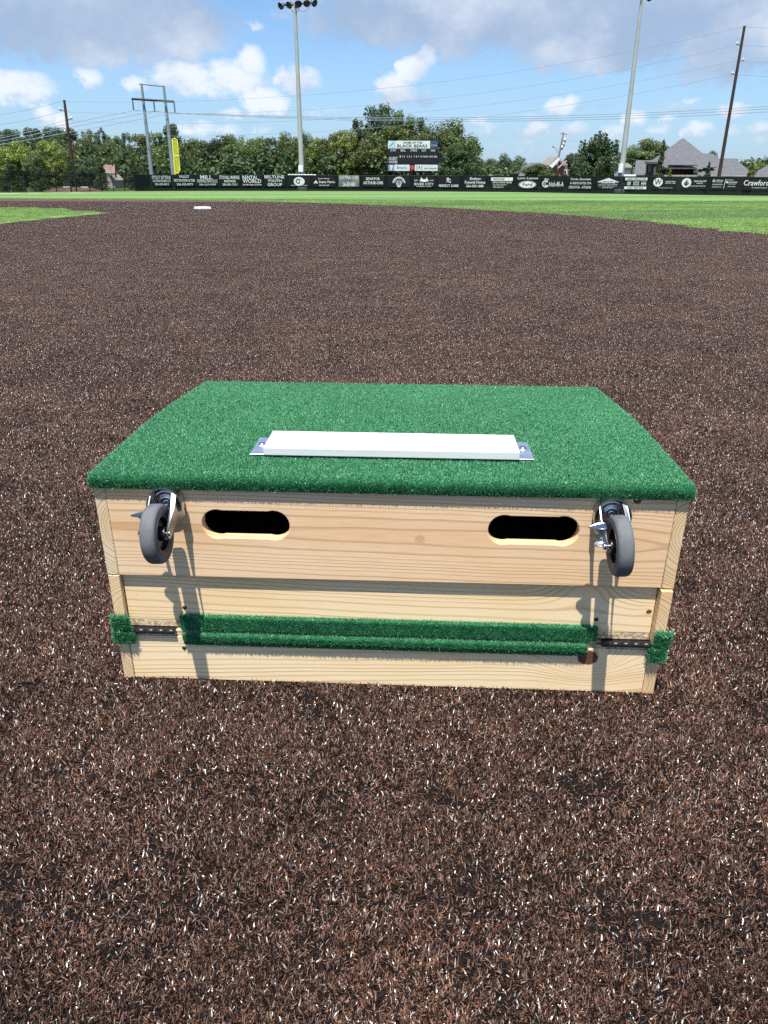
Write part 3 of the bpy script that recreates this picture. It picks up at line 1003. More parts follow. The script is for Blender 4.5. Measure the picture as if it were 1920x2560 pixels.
# green pile: cover surface plus real fibres
def pile_fibres(o, dens, lmin, lmax, wd, sd, keep=None, lay=(0, 0, 0)):
    me = o.data
    me.calc_loop_triangles()
    V = np.array([v.co for v in me.vertices])
    T = np.array([t_.vertices for t_ in me.loop_triangles])
    A, B, C = V[T[:, 0]], V[T[:, 1]], V[T[:, 2]]
    Nn = np.cross(B - A, C - A)
    ar = np.linalg.norm(Nn, axis=1) / 2
    Nn = Nn / np.maximum(ar[:, None] * 2, 1e-12)
    if keep is not None:
        k_ = keep((A + B + C) / 3, Nn)
        ar = ar * k_
    g_ = np.random.default_rng(sd)
    n = int(ar.sum() * dens)
    ti = g_.choice(len(T), n, p=ar / ar.sum())
    u, v = g_.random(n), g_.random(n)
    f = u + v > 1
    u[f], v[f] = 1 - u[f], 1 - v[f]
    P = A[ti] + (B - A)[ti] * u[:, None] + (C - A)[ti] * v[:, None]
    up_ = np.clip(Nn[ti][:, 2:3], 0, 1)
    d = Nn[ti] * (0.55 + 0.35 * up_) + g_.normal(0, 1, (n, 3)) * (0.26 + 0.45 * up_) + np.array([0, 0, 0.85]) * (1 - up_)
    d /= np.linalg.norm(d, axis=1)[:, None]
    L = g_.uniform(lmin, lmax, n)
    s_ = np.cross(d, g_.normal(0, 1, (n, 3)))
    s_ /= np.linalg.norm(s_, axis=1)[:, None]
    w = g_.uniform(0.6, 1.3, n)[:, None] * wd
    mid = P + d * (L * 0.55)[:, None]
    d2 = d + g_.normal(0, 0.45, (n, 3))
    tip = mid + d2 * (L * 0.45)[:, None]
    VV = np.stack([P - s_ * w / 2, P + s_ * w / 2, tip + s_ * w * 0.25, tip - s_ * w * 0.25], 1).reshape(-1, 3)
    b = (np.arange(n) * 4)[:, None]
    me2 = fast_mesh('pile', VV, b + np.array([[0, 1, 2, 3]]), 4, np.repeat(g_.random(n), 4))
    p = link('pile', me2, MT['green_pile'], o)
    p['kind'] = 'stuff'
    return p

MT['green_pile'] = fibre_mat('green_carpet_fibre', [(0.0, (0.020, 0.115, 0.045)), (0.45, (0.068, 0.29, 0.125)), (0.9, (0.125, 0.43, 0.205)), (1.0, (0.36, 0.62, 0.44))], 0.42, 0.0, 0.45, False, 0.35)
MT['green_back'] = plain('green_carpet_backing', (0.015, 0.10, 0.04), 0.9, 0, 0.4, 60, 0.1, 0.5, 300)

ys = [-0.0105, 0.12, 0.27, 0.40, 0.50, 0.60, 0.72, 0.82, 0.905]
zs = [0.5020, 0.5035, 0.5030, 0.5015, 0.4970, 0.4905, 0.4820, 0.4740, 0.4670]
bm = bmesh.new()
top_l = [bm.verts.new((-HW - 0.007, y, z)) for y, z in zip(ys, zs)]
top_r = [bm.verts.new((HW + 0.007, y, z)) for y, z in zip(ys, zs)]
lo = 0.0285
bot_l = [bm.verts.new((-HW - 0.007, y, z - lo)) for y, z in zip(ys, zs)]
bot_r = [bm.verts.new((HW + 0.007, y, z - lo)) for y, z in zip(ys, zs)]
for i in range(len(ys) - 1):
    bm.faces.new((top_l[i], top_r[i], top_r[i + 1], top_l[i + 1]))
    bm.faces.new((bot_l[i], bot_l[i + 1], bot_r[i + 1], bot_r[i]))
    bm.faces.new((top_l[i], top_l[i + 1], bot_l[i + 1], bot_l[i]))
    bm.faces.new((top_r[i], bot_r[i], bot_r[i + 1], top_r[i + 1]))
bm.faces.new((top_l[0], bot_l[0], bot_r[0], top_r[0]))
bm.faces.new((top_l[-1], top_r[-1], bot_r[-1], bot_l[-1]))
bmesh.ops.recalc_face_normals(bm, faces=bm.faces[:])
tl = set(top_l + top_r)
be = [e for e in bm.edges if e.verts[0] in tl and e.verts[1] in tl and e.is_manifold
      and (e.calc_face_angle(0) > 0.8)]
ve = [e for e in bm.edges if {e.verts[0], e.verts[1]} in ({top_l[0], bot_l[0]}, {top_r[0], bot_r[0]})]
bmesh.ops.bevel(bm, geom=be + ve, offset=0.012, segments=4, affect='EDGES', profile=0.5)
cover = bm_obj('turf_cover', bm, MT['green_back'], mound, True)
cover['label'] = 'green carpet turf wrapped over the top and front lip'
pile_fibres(cover, 520000, 0.0022, 0.0044, 0.0009, 3, keep=lambda c, n: ((n[:, 2] > -0.9) | (c[:, 1] < 0.03)) * 1.0)

def strip(name, lo, hi, sd, lab=None, dens=420000, bev=0.004, ln=(0.0022, 0.0046)):
    s = box(name, lo, hi, MT['green_back'], mound, bev, 2)
    if lab:
        s['label'] = lab
    pile_fibres(s, dens, ln[0], ln[1], 0.0009, sd, keep=lambda c, n: (n[:, 1] < 0.5) * 1.0)
    return s
strip('turf_strip', (-0.461, -0.003, 0.1275), (0.463, 0.012, 0.1635), 11, 'upper long green turf strip across the front')
strip('turf_strip', (-0.456, -0.014, 0.1060), (0.444, 0.0005, 0.1230), 12)
strip('turf_strip', (-0.456, -0.0090, 0.0930), (0.440, 0.0005, 0.1055), 13, 'lower long green turf strip across the front')
strip('turf_tab', (-0.614, -0.012, 0.1300), (-0.5765, -0.0015, 0.1620), 14, 'upper left frayed green turf tab', 450000, 0.004, (0.004, 0.011))
strip('turf_tab', (-0.614, -0.012, 0.0920), (-0.5690, -0.0015, 0.1240), 15, 'lower left frayed green turf tab', 450000, 0.004, (0.004, 0.011))
strip('turf_tab', (0.5860, -0.016, 0.1270), (0.6180, -0.0075, 0.1630), 16, 'upper right frayed green turf tab', 450000, 0.004, (0.004, 0.011))
strip('turf_tab', (0.5800, -0.014, 0.0840), (0.6140, -0.0015, 0.1220), 17, 'lower right frayed green turf tab', 450000, 0.004, (0.004, 0.011))

# hinges: knuckle barrels on thin leaves
for x0, x1, lab in ((-0.588, -0.474, 'left black hinge'), (0.475, 0.586, 'right black hinge')):
    h = bpy.data.objects.new('hinge', None)
    COL.objects.link(h)
    h.parent = mound
    h['label'] = lab
    n = 5
    wk = (x1 - x0) / n
    for i in range(n):
        lathe('knuckle', [(0, 0), (0, 0.0060), (0.0004, 0.0066), (wk - 0.0006, 0.0066), (wk - 0.0002, 0.0060), (wk - 0.0001, 0)], (x0 + i * wk, -0.0030, 0.1245), (1, 0, 0), MT['black_steel'], h, 18)
    box('hinge_leaf', (x0 + 0.002, 0.003, 0.1237), (x1 - 0.002, 0.045, 0.1253), MT['black_steel'], h)
    box('hinge_pin', (x0 - 0.012, -0.0045, 0.1232), (x0 - 0.0005, -0.0015, 0.1258), MT['black_steel'], h)

# pitching rubber on its plate
rb = bpy.data.objects.new('pitching_rubber', None)
COL.objects.link(rb)
rb.parent = mound
rz = 0.5095
box('slab', (-0.272, 0.1075, rz), (0.279, 0.2265, rz + 0.0175), MT['white_rubber'], rb, 0.0016, 2)
box('mounting_plate', (-0.3040, 0.1145, rz - 0.0025), (0.3115, 0.2290, rz - 0.0003), MT['galv'], rb, 0.0004)
for bx_, by_ in ((-0.2890, 0.180), (0.2955, 0.184)):
    bt = lathe('bolt', [(0, 0.0085), (0.0018, 0.0085), (0.0035, 0.0072), (0.0052, 0.0040), (0.0058, 0.0)], (bx_, by_, rz - 0.0004), (0, 0, 1), MT['steel'], rb, 16)
    lathe('washer', [(0, 0.0125), (0.0010, 0.0125), (0.0010, 0.0)], (bx_, by_, rz - 0.0006), (0, 0, 1), MT['galv'], rb, 18)

# casters (built round the axle bolt at the face; y grows away from the board towards the viewer as -y)
def make_caster(x, z, swing, parent, lab):
    c = bpy.data.objects.new('caster', None)
    COL.objects.link(c)
    c.parent = parent
    c.location = (x, 0, z)
    c.rotation_euler = (0, swing, 0)
    c['label'] = lab
    lathe('swivel_head', [(0, 0.0), (0.0, 0.0315), (0.004, 0.0345), (0.008, 0.0345), (0.011, 0.0335), (0.0135, 0.0340), (0.0135, 0.0)], (0, 0, 0), (0, -1, 0), MT['steel'], c, 40)
    ra = lathe('raceway', [(0.012, 0.0285), (0.015, 0.0300), (0.0165, 0.0295), (0.0165, 0.0225), (0.0145, 0.0215), (0.0145, 0.0185), (0.0185, 0.0165), (0.0200, 0.0140), (0.0190, 0.0115), (0.0140, 0.0105), (0.0140, 0.0)], (0, 0, 0), (0, -1, 0), MT['steel'], c, 40)
    bl = lathe('bolt', [(0.013, 0.0092), (0.0168, 0.0092), (0.0180, 0.0080), (0.0176, 0.0045), (0.0150, 0.0030), (0.0150, 0.0)], (0, 0, 0), (0, -1, 0), MT['steel'], c, 6)
    ax = Vector((0, -0.092, -0.033))                               # wheel axle
    Rw, hw = 0.0600, 0.0150
    # fork: crown ring lip plus two legs that narrow to the axle
    bm = bmesh.new()
    # outline of a leg in the (y, z) plane, from the crown to the axle
    leg = [(-0.0150, 0.0300), (-0.0205, 0.0300), (-0.0265, 0.0235), (-0.0480, 0.0050), (-0.0740, -0.0120), (-0.0900, -0.0215), (-0.0990, -0.0240), (-0.1030, -0.0330), (-0.0990, -0.0420), (-0.0900, -0.0440),
           (-0.0760, -0.0400), (-0.0580, -0.0330), (-0.0360, -0.0300), (-0.0200, -0.0270), (-0.0150, -0.0200)]
    def xo(y, z):
        # half spacing of the legs: wide round crown, closing in slightly at the axle
        k_ = min(1, max(0, (-y - 0.0200) / 0.040))
        base_ = 0.0345 * (1 - k_) + 0.0240 * k_
        if k_ < 0.5 and z > 0:
            base_ = min(base_, math.sqrt(max(0.0355 ** 2 - z * z, 0.0185 ** 2)) * (1 - k_) + 0.0240 * k_)
        return base_
    for s in (1, -1):
        i_ = [bm.verts.new((s * (xo(y, z) - 0.0012), y, z)) for y, z in leg]
        o_ = [bm.verts.new((s * (xo(y, z) + 0.0012), y, z)) for y, z in leg]
        n = len(leg)
        bm.faces.new(i_)
        bm.faces.new(o_[::-1])
        for k in range(n):
            bm.faces.new((i_[k], i_[(k + 1) % n], o_[(k + 1) % n], o_[k]))
    bmesh.ops.triangulate(bm, faces=[f for f in bm.faces if len(f.verts) > 4])
    # crown lip, the horseshoe seen as a bright rim
    m_ = 22
    prev = None
    for k in range(m_ + 1):
        a = math.pi * (-0.12) + math.pi * 1.24 * k / m_
        ca, sa = math.cos(a), math.sin(a)
        ring = [bm.verts.new((ca * r_, y, sa * r_)) for r_, y in ((0.0345, -0.0130), (0.0372, -0.0150), (0.0372, -0.0260 - 0.006 * (1 - max(sa, 0))), (0.0350, -0.0260 - 0.006 * (1 - max(sa, 0))), (0.0338, -0.0160))]
        if prev:
            for j in range(5):
                bm.faces.new((prev[j], prev[(j + 1) % 5], ring[(j + 1) % 5], ring[j]))
        prev = ring
    fk = bm_obj('fork', bm, MT['steel'], c, True)
    sharp(fk, 30)
    tube('axle', [(-0.0280, ax.y, ax.z), (0.0280, ax.y, ax.z)], 0.0042, MT['steel'], fk, 12)
    # tyre and hub
    def turned(nm, prof, mat):
        o = lathe(nm, prof, (0, ax.y, ax.z), (1, 0, 0), mat, c, 56)
        return sharp(o, 50)
    turned('tyre', [(-hw, 0.0430), (-hw, 0.0540), (-hw + 0.0008, 0.0565), (-hw + 0.0030, 0.0585), (-hw + 0.0060, Rw - 0.0003), (-hw + 0.009, Rw), (hw - 0.009, Rw), (hw - 0.0060, Rw - 0.0003), (hw - 0.0030, 0.0585), (hw - 0.0008, 0.0565), (hw, 0.0540), (hw, 0.0430)], MT['rubber_grey'])
    turned('wheel_rim', [(-hw + 0.0030, 0.0335), (-hw - 0.0006, 0.0405), (-hw - 0.0008, 0.0432), (hw + 0.0008, 0.0432), (hw + 0.0006, 0.0405), (hw - 0.0030, 0.0335)], MT['hub_grey'])
    turned('wheel_hub', [(-hw - 0.0035, 0.0), (-hw - 0.0035, 0.0130), (-0.0060, 0.0150), (-0.0045, 0.0360), (0.0045, 0.0360), (0.0060, 0.0150), (hw + 0.0035, 0.0130), (hw + 0.0035, 0.0)], MT['black_plastic'])
    # foot brake: two pressed tabs on the left of the fork
    bm = bmesh.new()
    def tab(P, t_=0.0012):
        a = [bm.verts.new(Vector(p)) for p in P]
        nn = (Vector(P[1]) - Vector(P[0])).cross(Vector(P[2]) - Vector(P[0])).normalized() * t_
        b = [bm.verts.new(Vector(p) + nn) for p in P]
        bm.faces.new(a)
        bm.faces.new(b[::-1])
        for k in range(len(P)):
            bm.faces.new((a[k], b[k], b[(k + 1) % len(P)], a[(k + 1) % len(P)]))
    tab([(-0.0232, -0.0640, 0.0035), (-0.0380, -0.0620, 0.0030), (-0.0550, -0.0660, -0.0020), (-0.0560, -0.0710, -0.0030), (-0.0440, -0.0770, -0.0030), (-0.0232, -0.0830, 0.0000)])
    tab([(-0.0232, -0.0640, 0.0035), (-0.0500, -0.0640, -0.0020), (-0.0400, -0.0640, -0.0120), (-0.0232, -0.0660, -0.0220)])
    tab([(-0.0240, -0.0700, -0.0300), (-0.0360, -0.0720, -0.0310), (-0.0450, -0.0740, -0.0350), (-0.0430, -0.0850, -0.0370), (-0.0340, -0.0900, -0.0360), (-0.0240, -0.0920, -0.0340)])
    tab([(-0.0260, -0.0700, -0.0050), (-0.0390, -0.0720, -0.0170), (-0.0440, -0.0720, -0.0340), (-0.0260, -0.0740, -0.0330)])
    pd = bm_obj('brake_pedal', bm, MT['steel'], c)
    lathe('axle_nut', [(0, 0.0), (0, 0.0066), (0.0050, 0.0066), (0.0055, 0.0050), (0.0055, 0.0)], (-0.0262, ax.y, ax.z), (-1, 0, 0), MT['steel'], c, 6)
    lathe('axle_nut', [(0, 0.0), (0, 0.0060), (0.0028, 0.0060), (0.0034, 0.0042), (0.0034, 0.0)], (0.0250, ax.y, ax.z), (1, 0, 0), MT['steel'], c, 10)
    return c
make_caster(-0.4535, 0.4450, R(-3), mound, 'left swivel caster with grey rubber wheel')
make_caster(0.4530, 0.4425, R(-4), mound, 'right swivel caster with grey rubber wheel')

# black rubber crumbs scattered on the green top
bm = bmesh.new()
g_ = random.Random(4)
cr_spots = [(0.345, 0.045), (0.352, 0.02), (0.37, 0.03), (0.33, 0.06), (0.44, 0.05), (-0.05, 0.26), (0.02, 0.27), (-0.2, 0.3), (0.38, 0.12)] + [(g_.uniform(-.58, .58), g_.uniform(0.0, 0.85)) for _ in range(26)]
cy_, sy_ = math.cos(YAW), math.sin(YAW)
for (cx_, cyy) in cr_spots:
    zt_ = float(np.interp(cyy, ys, zs)) + 0.0035
    P_ = Vector((0.00558 + cy_ * cx_ - sy_ * cyy, 1.40402 + sy_ * cx_ + cy_ * cyy, zt_))
    r_ = bmesh.ops.create_icosphere(bm, subdivisions=1, radius=g_.uniform(0.0012, 0.0026), matrix=Matrix.Translation(P_))
    for v in r_['verts']:
        v.co += Vector((g_.uniform(-.0008, .0008), g_.uniform(-.0008, .0008), g_.uniform(-.0006, .0006)))
tag(bm_obj('rubber_crumbs', bm, MT['black_plastic']), 'tiny black rubber crumbs scattered over the green turf top', 'rubber crumbs', kind='stuff')

# ------------------------------------------------------------------ second base
p = gnd(502, 523)
bs_ = thing('second_base', 'white square base lying on the brown dirt turf left of centre', 'base', (p[0], p[1] + 0.3, 0), rotz=R(38))
bm = bmesh.new()
add_box(bm, (-0.24, -0.24, 0), (0.24, 0.24, 0.075), 0.028, 3)
bm_obj('base_cushion', bm, MT['white_base'], bs_, True)
box('base_mat', (-0.25, -0.25, 0.0), (0.25, 0.25, 0.015), MT['white_base'], bs_, 0.004)

# ------------------------------------------------------------------ the outfield fence
TOPZ = lambda px: lerp_tab([(-400, 1.66), (0, 1.57), (335, 1.36), (345, 1.345), (1000, 1.39), (1340, 1.38), (1920, 1.33), (2300, 1.33)], px)
fence = thing('outfield_fence', 'long low black fence curving round the outfield with black windscreen fabric', 'fence', fence_pt(960))
F0 = fence_pt(960)
def fl_(p):                                                         # world to the fence's own frame
    return np.array(p) - F0
post_px = [-330, -250, -180, -110, -40, 22, 65, 105, 142, 178, 191, 225, 254, 284, 312, 338, 378, 432, 491.5, 548.5, 603, 658, 717, 780, 842, 903, 965, 1029, 1090, 1154, 1220, 1286, 1349, 1415, 1483, 1553, 1622, 1695, 1768, 1843, 1924, 2000, 2080, 2170, 2260]
for i, px in enumerate(post_px):
    b = fence_pt(px)
    zt = TOPZ(px) + 0.02
    thick = 0.065 if px in (178, 191) else 0.042
    tube('post', [fl_((b[0], b[1] + 0.04, -0.03)), fl_((b[0], b[1] + 0.04, zt))], thick, MT['fence_steel'], fence, 8)
def fence_panel(name, pa, pb, z0, mat, off=0.0):
    n = 3
    V, Fc, UV = [], [], []
    for k in range(n + 1):
        px = pa + (pb - pa) * k / n
        b = fence_pt(px)
        V += [fl_((b[0], b[1] + off, z0)), fl_((b[0], b[1] + off, TOPZ(px)))]
    for k in range(n):
        Fc.append((2 * k, 2 * k + 2, 2 * k + 3, 2 * k + 1))
    o = mesh(name, V, Fc, mat, fence)
    uv = o.data.uv_layers.new(name='UVMap')
    for lp in o.data.loops:
        v = V[lp.vertex_index]
        uv.data[lp.index].uv = (math.hypot(v[0], v[1]) * (1 if v[0] > 0 else -1), v[2])
    return o
for pa, pb in zip(post_px, post_px[1:]):
    if pb <= 338:
        fence_panel('chain_link_mesh', pa, pb, 0.02, MT['chain'])
    else:
        fence_panel('windscreen', pa, pb, 0.0, MT['windscreen'])
    for zr, rr_ in ((None, 0.035), (0.75, 0.022)) if pb <= 338 else ((None, 0.02),):
        a, b = fence_pt(pa), fence_pt(pb)
        za, zb = (TOPZ(pa), TOPZ(pb)) if zr is None else (zr, zr)
        tube('rail', [fl_((a[0], a[1] + 0.04, za)), fl_((b[0], b[1] + 0.04, zb))], rr_, MT['fence_steel'], fence, 6)

# banners, each a printed sheet tied to the fence: left px, right px, top py, bottom py
def banner(xl, xr, yt, yb, label, draw, grey=False):
    a, b = fence_pt(xl), fence_pt(xr)
    ta, tb = at(xl, yt, a[1] - 0.05), at(xr, yt, b[1] - 0.05)
    z1 = (ta[2] + tb[2]) / 2
    z0 = (at(xl, yb, a[1] - 0.05)[2] + at(xr, yb, b[1] - 0.05)[2]) / 2
    e = np.array([b[0] - a[0], b[1] - a[1], 0])
    L = np.linalg.norm(e)
    e /= L
    nrm = np.array([e[1], -e[0], 0])
    o = np.array([a[0], a[1], z0]) + nrm * 0.05
    t_ = thing('banner', label, 'banner', o, 'sponsor banners tied along the outfield fence')
    # slightly wavy sheet with thickness
    nx, nz = 8, 3
    V, Fc = [], []
    H = z1 - z0
    for s in (0, 1):
        for j in range(nz + 1):
            for i in range(nx + 1):
                w = 0.0025 * math.sin(i * 1.9 + xl) * math.sin(math.pi * j / nz)
                q = e * (L * i / nx) + nrm * (w - 0.004 * s) + np.array([0, 0, H * j / nz])
                V.append(q)
    st = (nx + 1) * (nz + 1)
    for j in range(nz):
        for i in range(nx):
            q = j * (nx + 1) + i
            Fc.append((q, q + 1, q + nx + 2, q + nx + 1))
            Fc.append((st + q, st + q + nx + 1, st + q + nx + 2, st + q + 1))
    mesh('sheet', V, Fc, MT['banner_grey'] if grey else MT['banner'], t_)
    P = Print((0, 0, 0), e * L, np.array([0, 0, H]), nrm, 0.010)
    P2 = Print((0, 0, 0), e * L, np.array([0, 0, H]), nrm, 0.018)
    draw(P, P2)
    P.build('lettering', MT['white_print'], t_)
    P2.build('emblem', MT['black_print'], t_)
    return t_

def lines(*rows):
    def f(P, P2):
        for s, cx, cy, w, h in rows:
            P.text(s, cx, cy, w, h)
    return f
def d_logo_circle(P, P2):
    P.ring(0.5, 0.50, 0.24, 0.44)
    P2.ring(0.46, 0.52, 0.11, 0.25, 0.62, 40, 320)
    P2.text('F', 0.52, 0.52, 0.07, 0.34)
    P.text('CHRISTIAN', 0.24, 0.10, 0.2, 0.08); P.text('ATHLETES', 0.76, 0.10, 0.2, 0.08)
def d_triangle(P, P2):
    P.text('Jason Palmer', 0.5, 0.78, 0.5, 0.15)
    P.poly([(0.04, 0.34), (0.24, 0.34), (0.14, 0.64)])
    P.text('State Farm', 0.62, 0.48, 0.70, 0.24)
    P.text('256-350-6300', 0.5, 0.15, 0.45, 0.12)
def d_arch(P, P2):
    P.ring(0.5, 0.30, 0.30, 0.62, 0.76, 8, 172)
    for i in range(9):
        a = R(16 + i * 18.5)
        P2.line(0.5 + 0.235 * math.cos(a), 0.30 + 0.49 * math.sin(a), 0.5 + 0.29 * math.cos(a), 0.30 + 0.60 * math.sin(a), 0.03)
    for x0 in (-0.16, -0.09, 0.0, 0.09, 0.16):
        P.line(0.5 + x0 * 0.35, 0.04, 0.5 + x0, 0.68 - abs(x0) * .6, 0.035)
    P.rect(0.5, 0.06, 0.12, 0.10)
def d_peaks(P, P2):
    P.poly([(0.28, 0.55), (0.34, 0.72), (0.36, 0.92), (0.40, 0.78), (0.5, 0.68), (0.60, 0.78), (0.64, 0.92), (0.66, 0.72), (0.74, 0.55), (0.5, 0.46)])
    P.text('EST', 0.13, 0.60, 0.16, 0.12); P.text('1997', 0.87, 0.60, 0.16, 0.12)
    P.text('RIVER CITY', 0.5, 0.28, 0.9, 0.22)
    P.text('VETERINARY CLINIC', 0.5, 0.07, 0.7, 0.08)
def d_pg(P, P2):
    P.text('P', 0.46, 0.68, 0.12, 0.40); P.text('G', 0.53, 0.60, 0.12, 0.34)
    P.text('PERFECT GAME', 0.5, 0.17, 0.92, 0.22)
def d_bar(P, P2):
    P.rect(0.5, 0.79, 0.98, 0.30)
    P2.text('HODGES', 0.36, 0.80, 0.52, 0.18)
    P.text('SERVICE & REPAIR CENTER', 0.52, 0.50, 0.86, 0.15)
    P.text('Over 40 years serving the', 0.42, 0.30, 0.64, 0.09); P.text('valley, call 256-350', 0.36, 0.18, 0.5, 0.09); P.text('2410 Sixth Ave', 0.36, 0.06, 0.46, 0.09)
def d_oval(P, P2):
    P.text('Lynn Layton', 0.5, 0.86, 0.94, 0.24)
    P.ring(0.5, 0.33, 0.40, 0.31)
    P2.text('Ford', 0.5, 0.34, 0.44, 0.26)
    P2.ring(0.5, 0.33, 0.375, 0.285, 0.96)
def d_script(P, P2):
    P.text('the', 0.2, 0.84, 0.2, 0.2)
    P.ring(0.18, 0.42, 0.17, 0.32, 0.70, 60, 320)
    P.ring(0.22, 0.42, 0.10, 0.20, 0.66, 60, 320)
    P.text('hick-fil-A', 0.66, 0.40, 0.66, 0.42)
def d_house(P, P2):
    P.poly([(0.02, 0.60), (0.5, 0.96), (0.98, 0.60), (0.90, 0.56), (0.80, 0.60), (0.80, 0.50), (0.22, 0.50), (0.22, 0.60), (0.10, 0.56)])
    P2.text('SERVICE PRO', 0.5, 0.62, 0.46, 0.12)
    P.text('CLEAN, RESTORE & REPAIR', 0.5, 0.39, 0.86, 0.08); P.text('Fire, Water, Mold & Storm', 0.5, 0.25, 0.8, 0.09); P.text('256-350-4227', 0.5, 0.11, 0.5, 0.09)
def d_table(P, P2):
    P.rect(0.5, 0.88, 0.98, 0.22)
    P2.text('ALABAMA COMMUNITY CARE', 0.5, 0.88, 0.86, 0.12)
    P.rect(0.5, 0.12, 0.98, 0.22)
    P2.text('FAMILY MEDICINE', 0.5, 0.12, 0.7, 0.12)
    for cx, w in ((0.2, 0.16), (0.52, 0.28), (0.85, 0.2)):
        P.text('##', cx, 0.50, w, 0.36) if cx == 0.2 else P.text('XOX' if cx < 0.6 else 'HH', cx, 0.50, w, 0.36)
def d_w(P, P2):
    P.ring(0.22, 0.60, 0.19, 0.38)
    P2.text('W', 0.22, 0.62, 0.27, 0.50)
    P.text('WILSON PARK', 0.72, 0.66, 0.40, 0.12); P.text('DENTAL CARE', 0.72, 0.52, 0.40, 0.08)
    P.text('decatursmiles.com', 0.55, 0.12, 0.55, 0.06)
def d_tree(P, P2):
    P.ring(0.19, 0.58, 0.19, 0.41)
    for dx_ in (-0.09, -0.045, 0.0, 0.045, 0.09):
        P2.line(0.19, 0.32, 0.19 + dx_, 0.74 - abs(dx_) * 2.6, 0.05)
        P2.ring(0.19 + dx_, 0.78 - abs(dx_) * 2.6, 0.022, 0.05, 0, n=10)
    P.text('WICKLIFF', 0.72, 0.72, 0.5, 0.14); P.text('DENTAL', 0.72, 0.54, 0.25, 0.10)
    P.text('256-355-9421 DECATUR', 0.66, 0.30, 0.6, 0.09)
def d_two(P, P2):
    P.ring(0.08, 0.78, 0.05, 0.12, 0.6)
    P.text('Alabama', 0.30, 0.84, 0.26, 0.12); P.text('Farmers', 0.30, 0.70, 0.26, 0.10); P.text('FEDERATION', 0.24, 0.46, 0.38, 0.10); P.text('256-353-0124', 0.22, 0.24, 0.36, 0.08)
    P.line(0.50, 0.10, 0.53, 0.92, 0.025)
    P.text('First Bank', 0.69, 0.87, 0.28, 0.09); P.ring(0.60, 0.66, 0.04, 0.09); P.text('LENDING', 0.82, 0.66, 0.34, 0.14); P.text('MORTGAGE', 0.80, 0.50, 0.26, 0.07); P.text('NMLS 403455', 0.80, 0.28, 0.3, 0.07)
def d_craw(P, P2):
    P.text('Crawford', 0.52, 0.64, 0.92, 0.50)
    P.text('& Company Insurance', 0.66, 0.20, 0.56, 0.12)

BN = [
    (382, 430, 438, 464, 'black banner with three rows of white capitals, leftmost on the fence beside the yellow pole', lines(('STOUT KITTENS', .5, .80, .96, .30), ('ALTERATIONS CO', .5, .46, .92, .24), ('256-350-6812', .5, .14, .72, .22)), False),
    (436, 490, 437.5, 464.5, 'banner with VALLEY above a long word and phone number, under the yellow foul pole', lines(('VALLEY', .5, .86, .48, .24), ('RESTORATION & TREE', .5, .50, .96, .24), ('256-353-8779', .5, .14, .74, .22)), False),
    (493, 547, 437.5, 464.5, 'banner reading MILL above CONSTRUCTION CO LLC', lines(('MILL', .46, .80, .54, .36), ('CONSTRUCTION CO LLC', .5, .45, .94, .28), ('256-227-9797', .5, .12, .78, .16)), False),
    (550, 601, 438, 465, 'banner with cream capitals STOVALL over two smaller rows', lines(('STOVALL MARINE', .5, .80, .98, .32), ('REPAIR', .52, .45, .56, .22), ('256-301-7511', .5, .14, .72, .2)), False),
    (606, 656, 438, 465, 'banner with RENTAL WORLD in large outlined block letters', lines(('RENTAL', .42, .80, .76, .32), ('WORLD', .5, .46, .92, .36), ('256-350-7368 DECATUR', .5, .12, .94, .14)), False),
    (661, 714, 437.5, 466, 'banner with BELTLINE YOUTH GROUP in three centred rows', lines(('BELTLINE', .5, .84, .92, .26), ('YOUTH', .5, .50, .66, .24), ('GROUP', .5, .16, .68, .26)), False),
    (720, 777, 441, 466, 'banner with one round white emblem behind the tall light pole', d_logo_circle, False),
    (782, 839, 441, 467, 'banner with small white triangle mark beside bold words', d_triangle, False),
    (847, 898, 438.5, 467, 'pale grey faded banner with two rows of white capitals', lines(('CUTTING CURS', .5, .82, .92, .30), ('256-353-4800', .5, .22, .62, .34)), True),
    (906, 960, 439, 467, 'banner with SENATOR above a hyphenated name, left of the scoreboard', lines(('SENATOR', .48, .72, .64, .24), ('ARTHUR-ORR', .5, .36, .92, .28)), False),
    (970, 1024, 439.5, 468, 'banner with a white arch of letters over a fan of rays', d_arch, False),
    (1033, 1086, 440, 468, 'banner with a twin peaked white emblem above serif words under the scoreboard', d_peaks, False),
    (1095, 1148, 441, 469, 'banner reading PERFECT GAME under interlocked letters', d_pg, False),
    (1160, 1214, 441.5, 469.5, 'banner with rounded white words Funeral Home and a phone number', lines(('Shelton', .5, .82, .52, .24), ('Funeral Home', .5, .50, .94, .26), ('256-350-1888', .5, .16, .80, .22)), False),
    (1226, 1281, 442, 470, 'banner with a solid white bar across its top and small text below', d_bar, False),
    (1291, 1345, 442, 471, 'banner with a white oval emblem under a cursive name', d_oval, False),
    (1354, 1409, 443, 471.5, 'banner with one large white cursive word', d_script, False),
    (1421, 1478, 443.5, 472, 'banner with three rows of white names, left of the house shaped one', lines(('Curtis, Burnette', .5, .84, .88, .22), ('& ASSOCIATES CPA', .52, .50, .92, .20), ('DECATUR - ATHENS', .5, .14, .96, .22)), False),
    (1490, 1547, 443.5, 472, 'banner with a white roof shaped emblem above small rows of text', d_house, False),
    (1559, 1615, 444, 473, 'banner with two white bars and small emblems between them', d_table, False),
    (1628, 1690, 444, 473, 'banner with a white disc holding a black letter W', d_w, False),
    (1700, 1763, 445, 473.5, 'banner with a white disc holding a small black tree', d_tree, False),
    (1774, 1838, 446, 474, 'banner split by a thin upright line with small text either side', d_two, False),
    (1850, 1918, 447, 475, 'rightmost banner with one big bold rounded white name', d_craw, False),
]
for b_ in BN:
    banner(*b_)
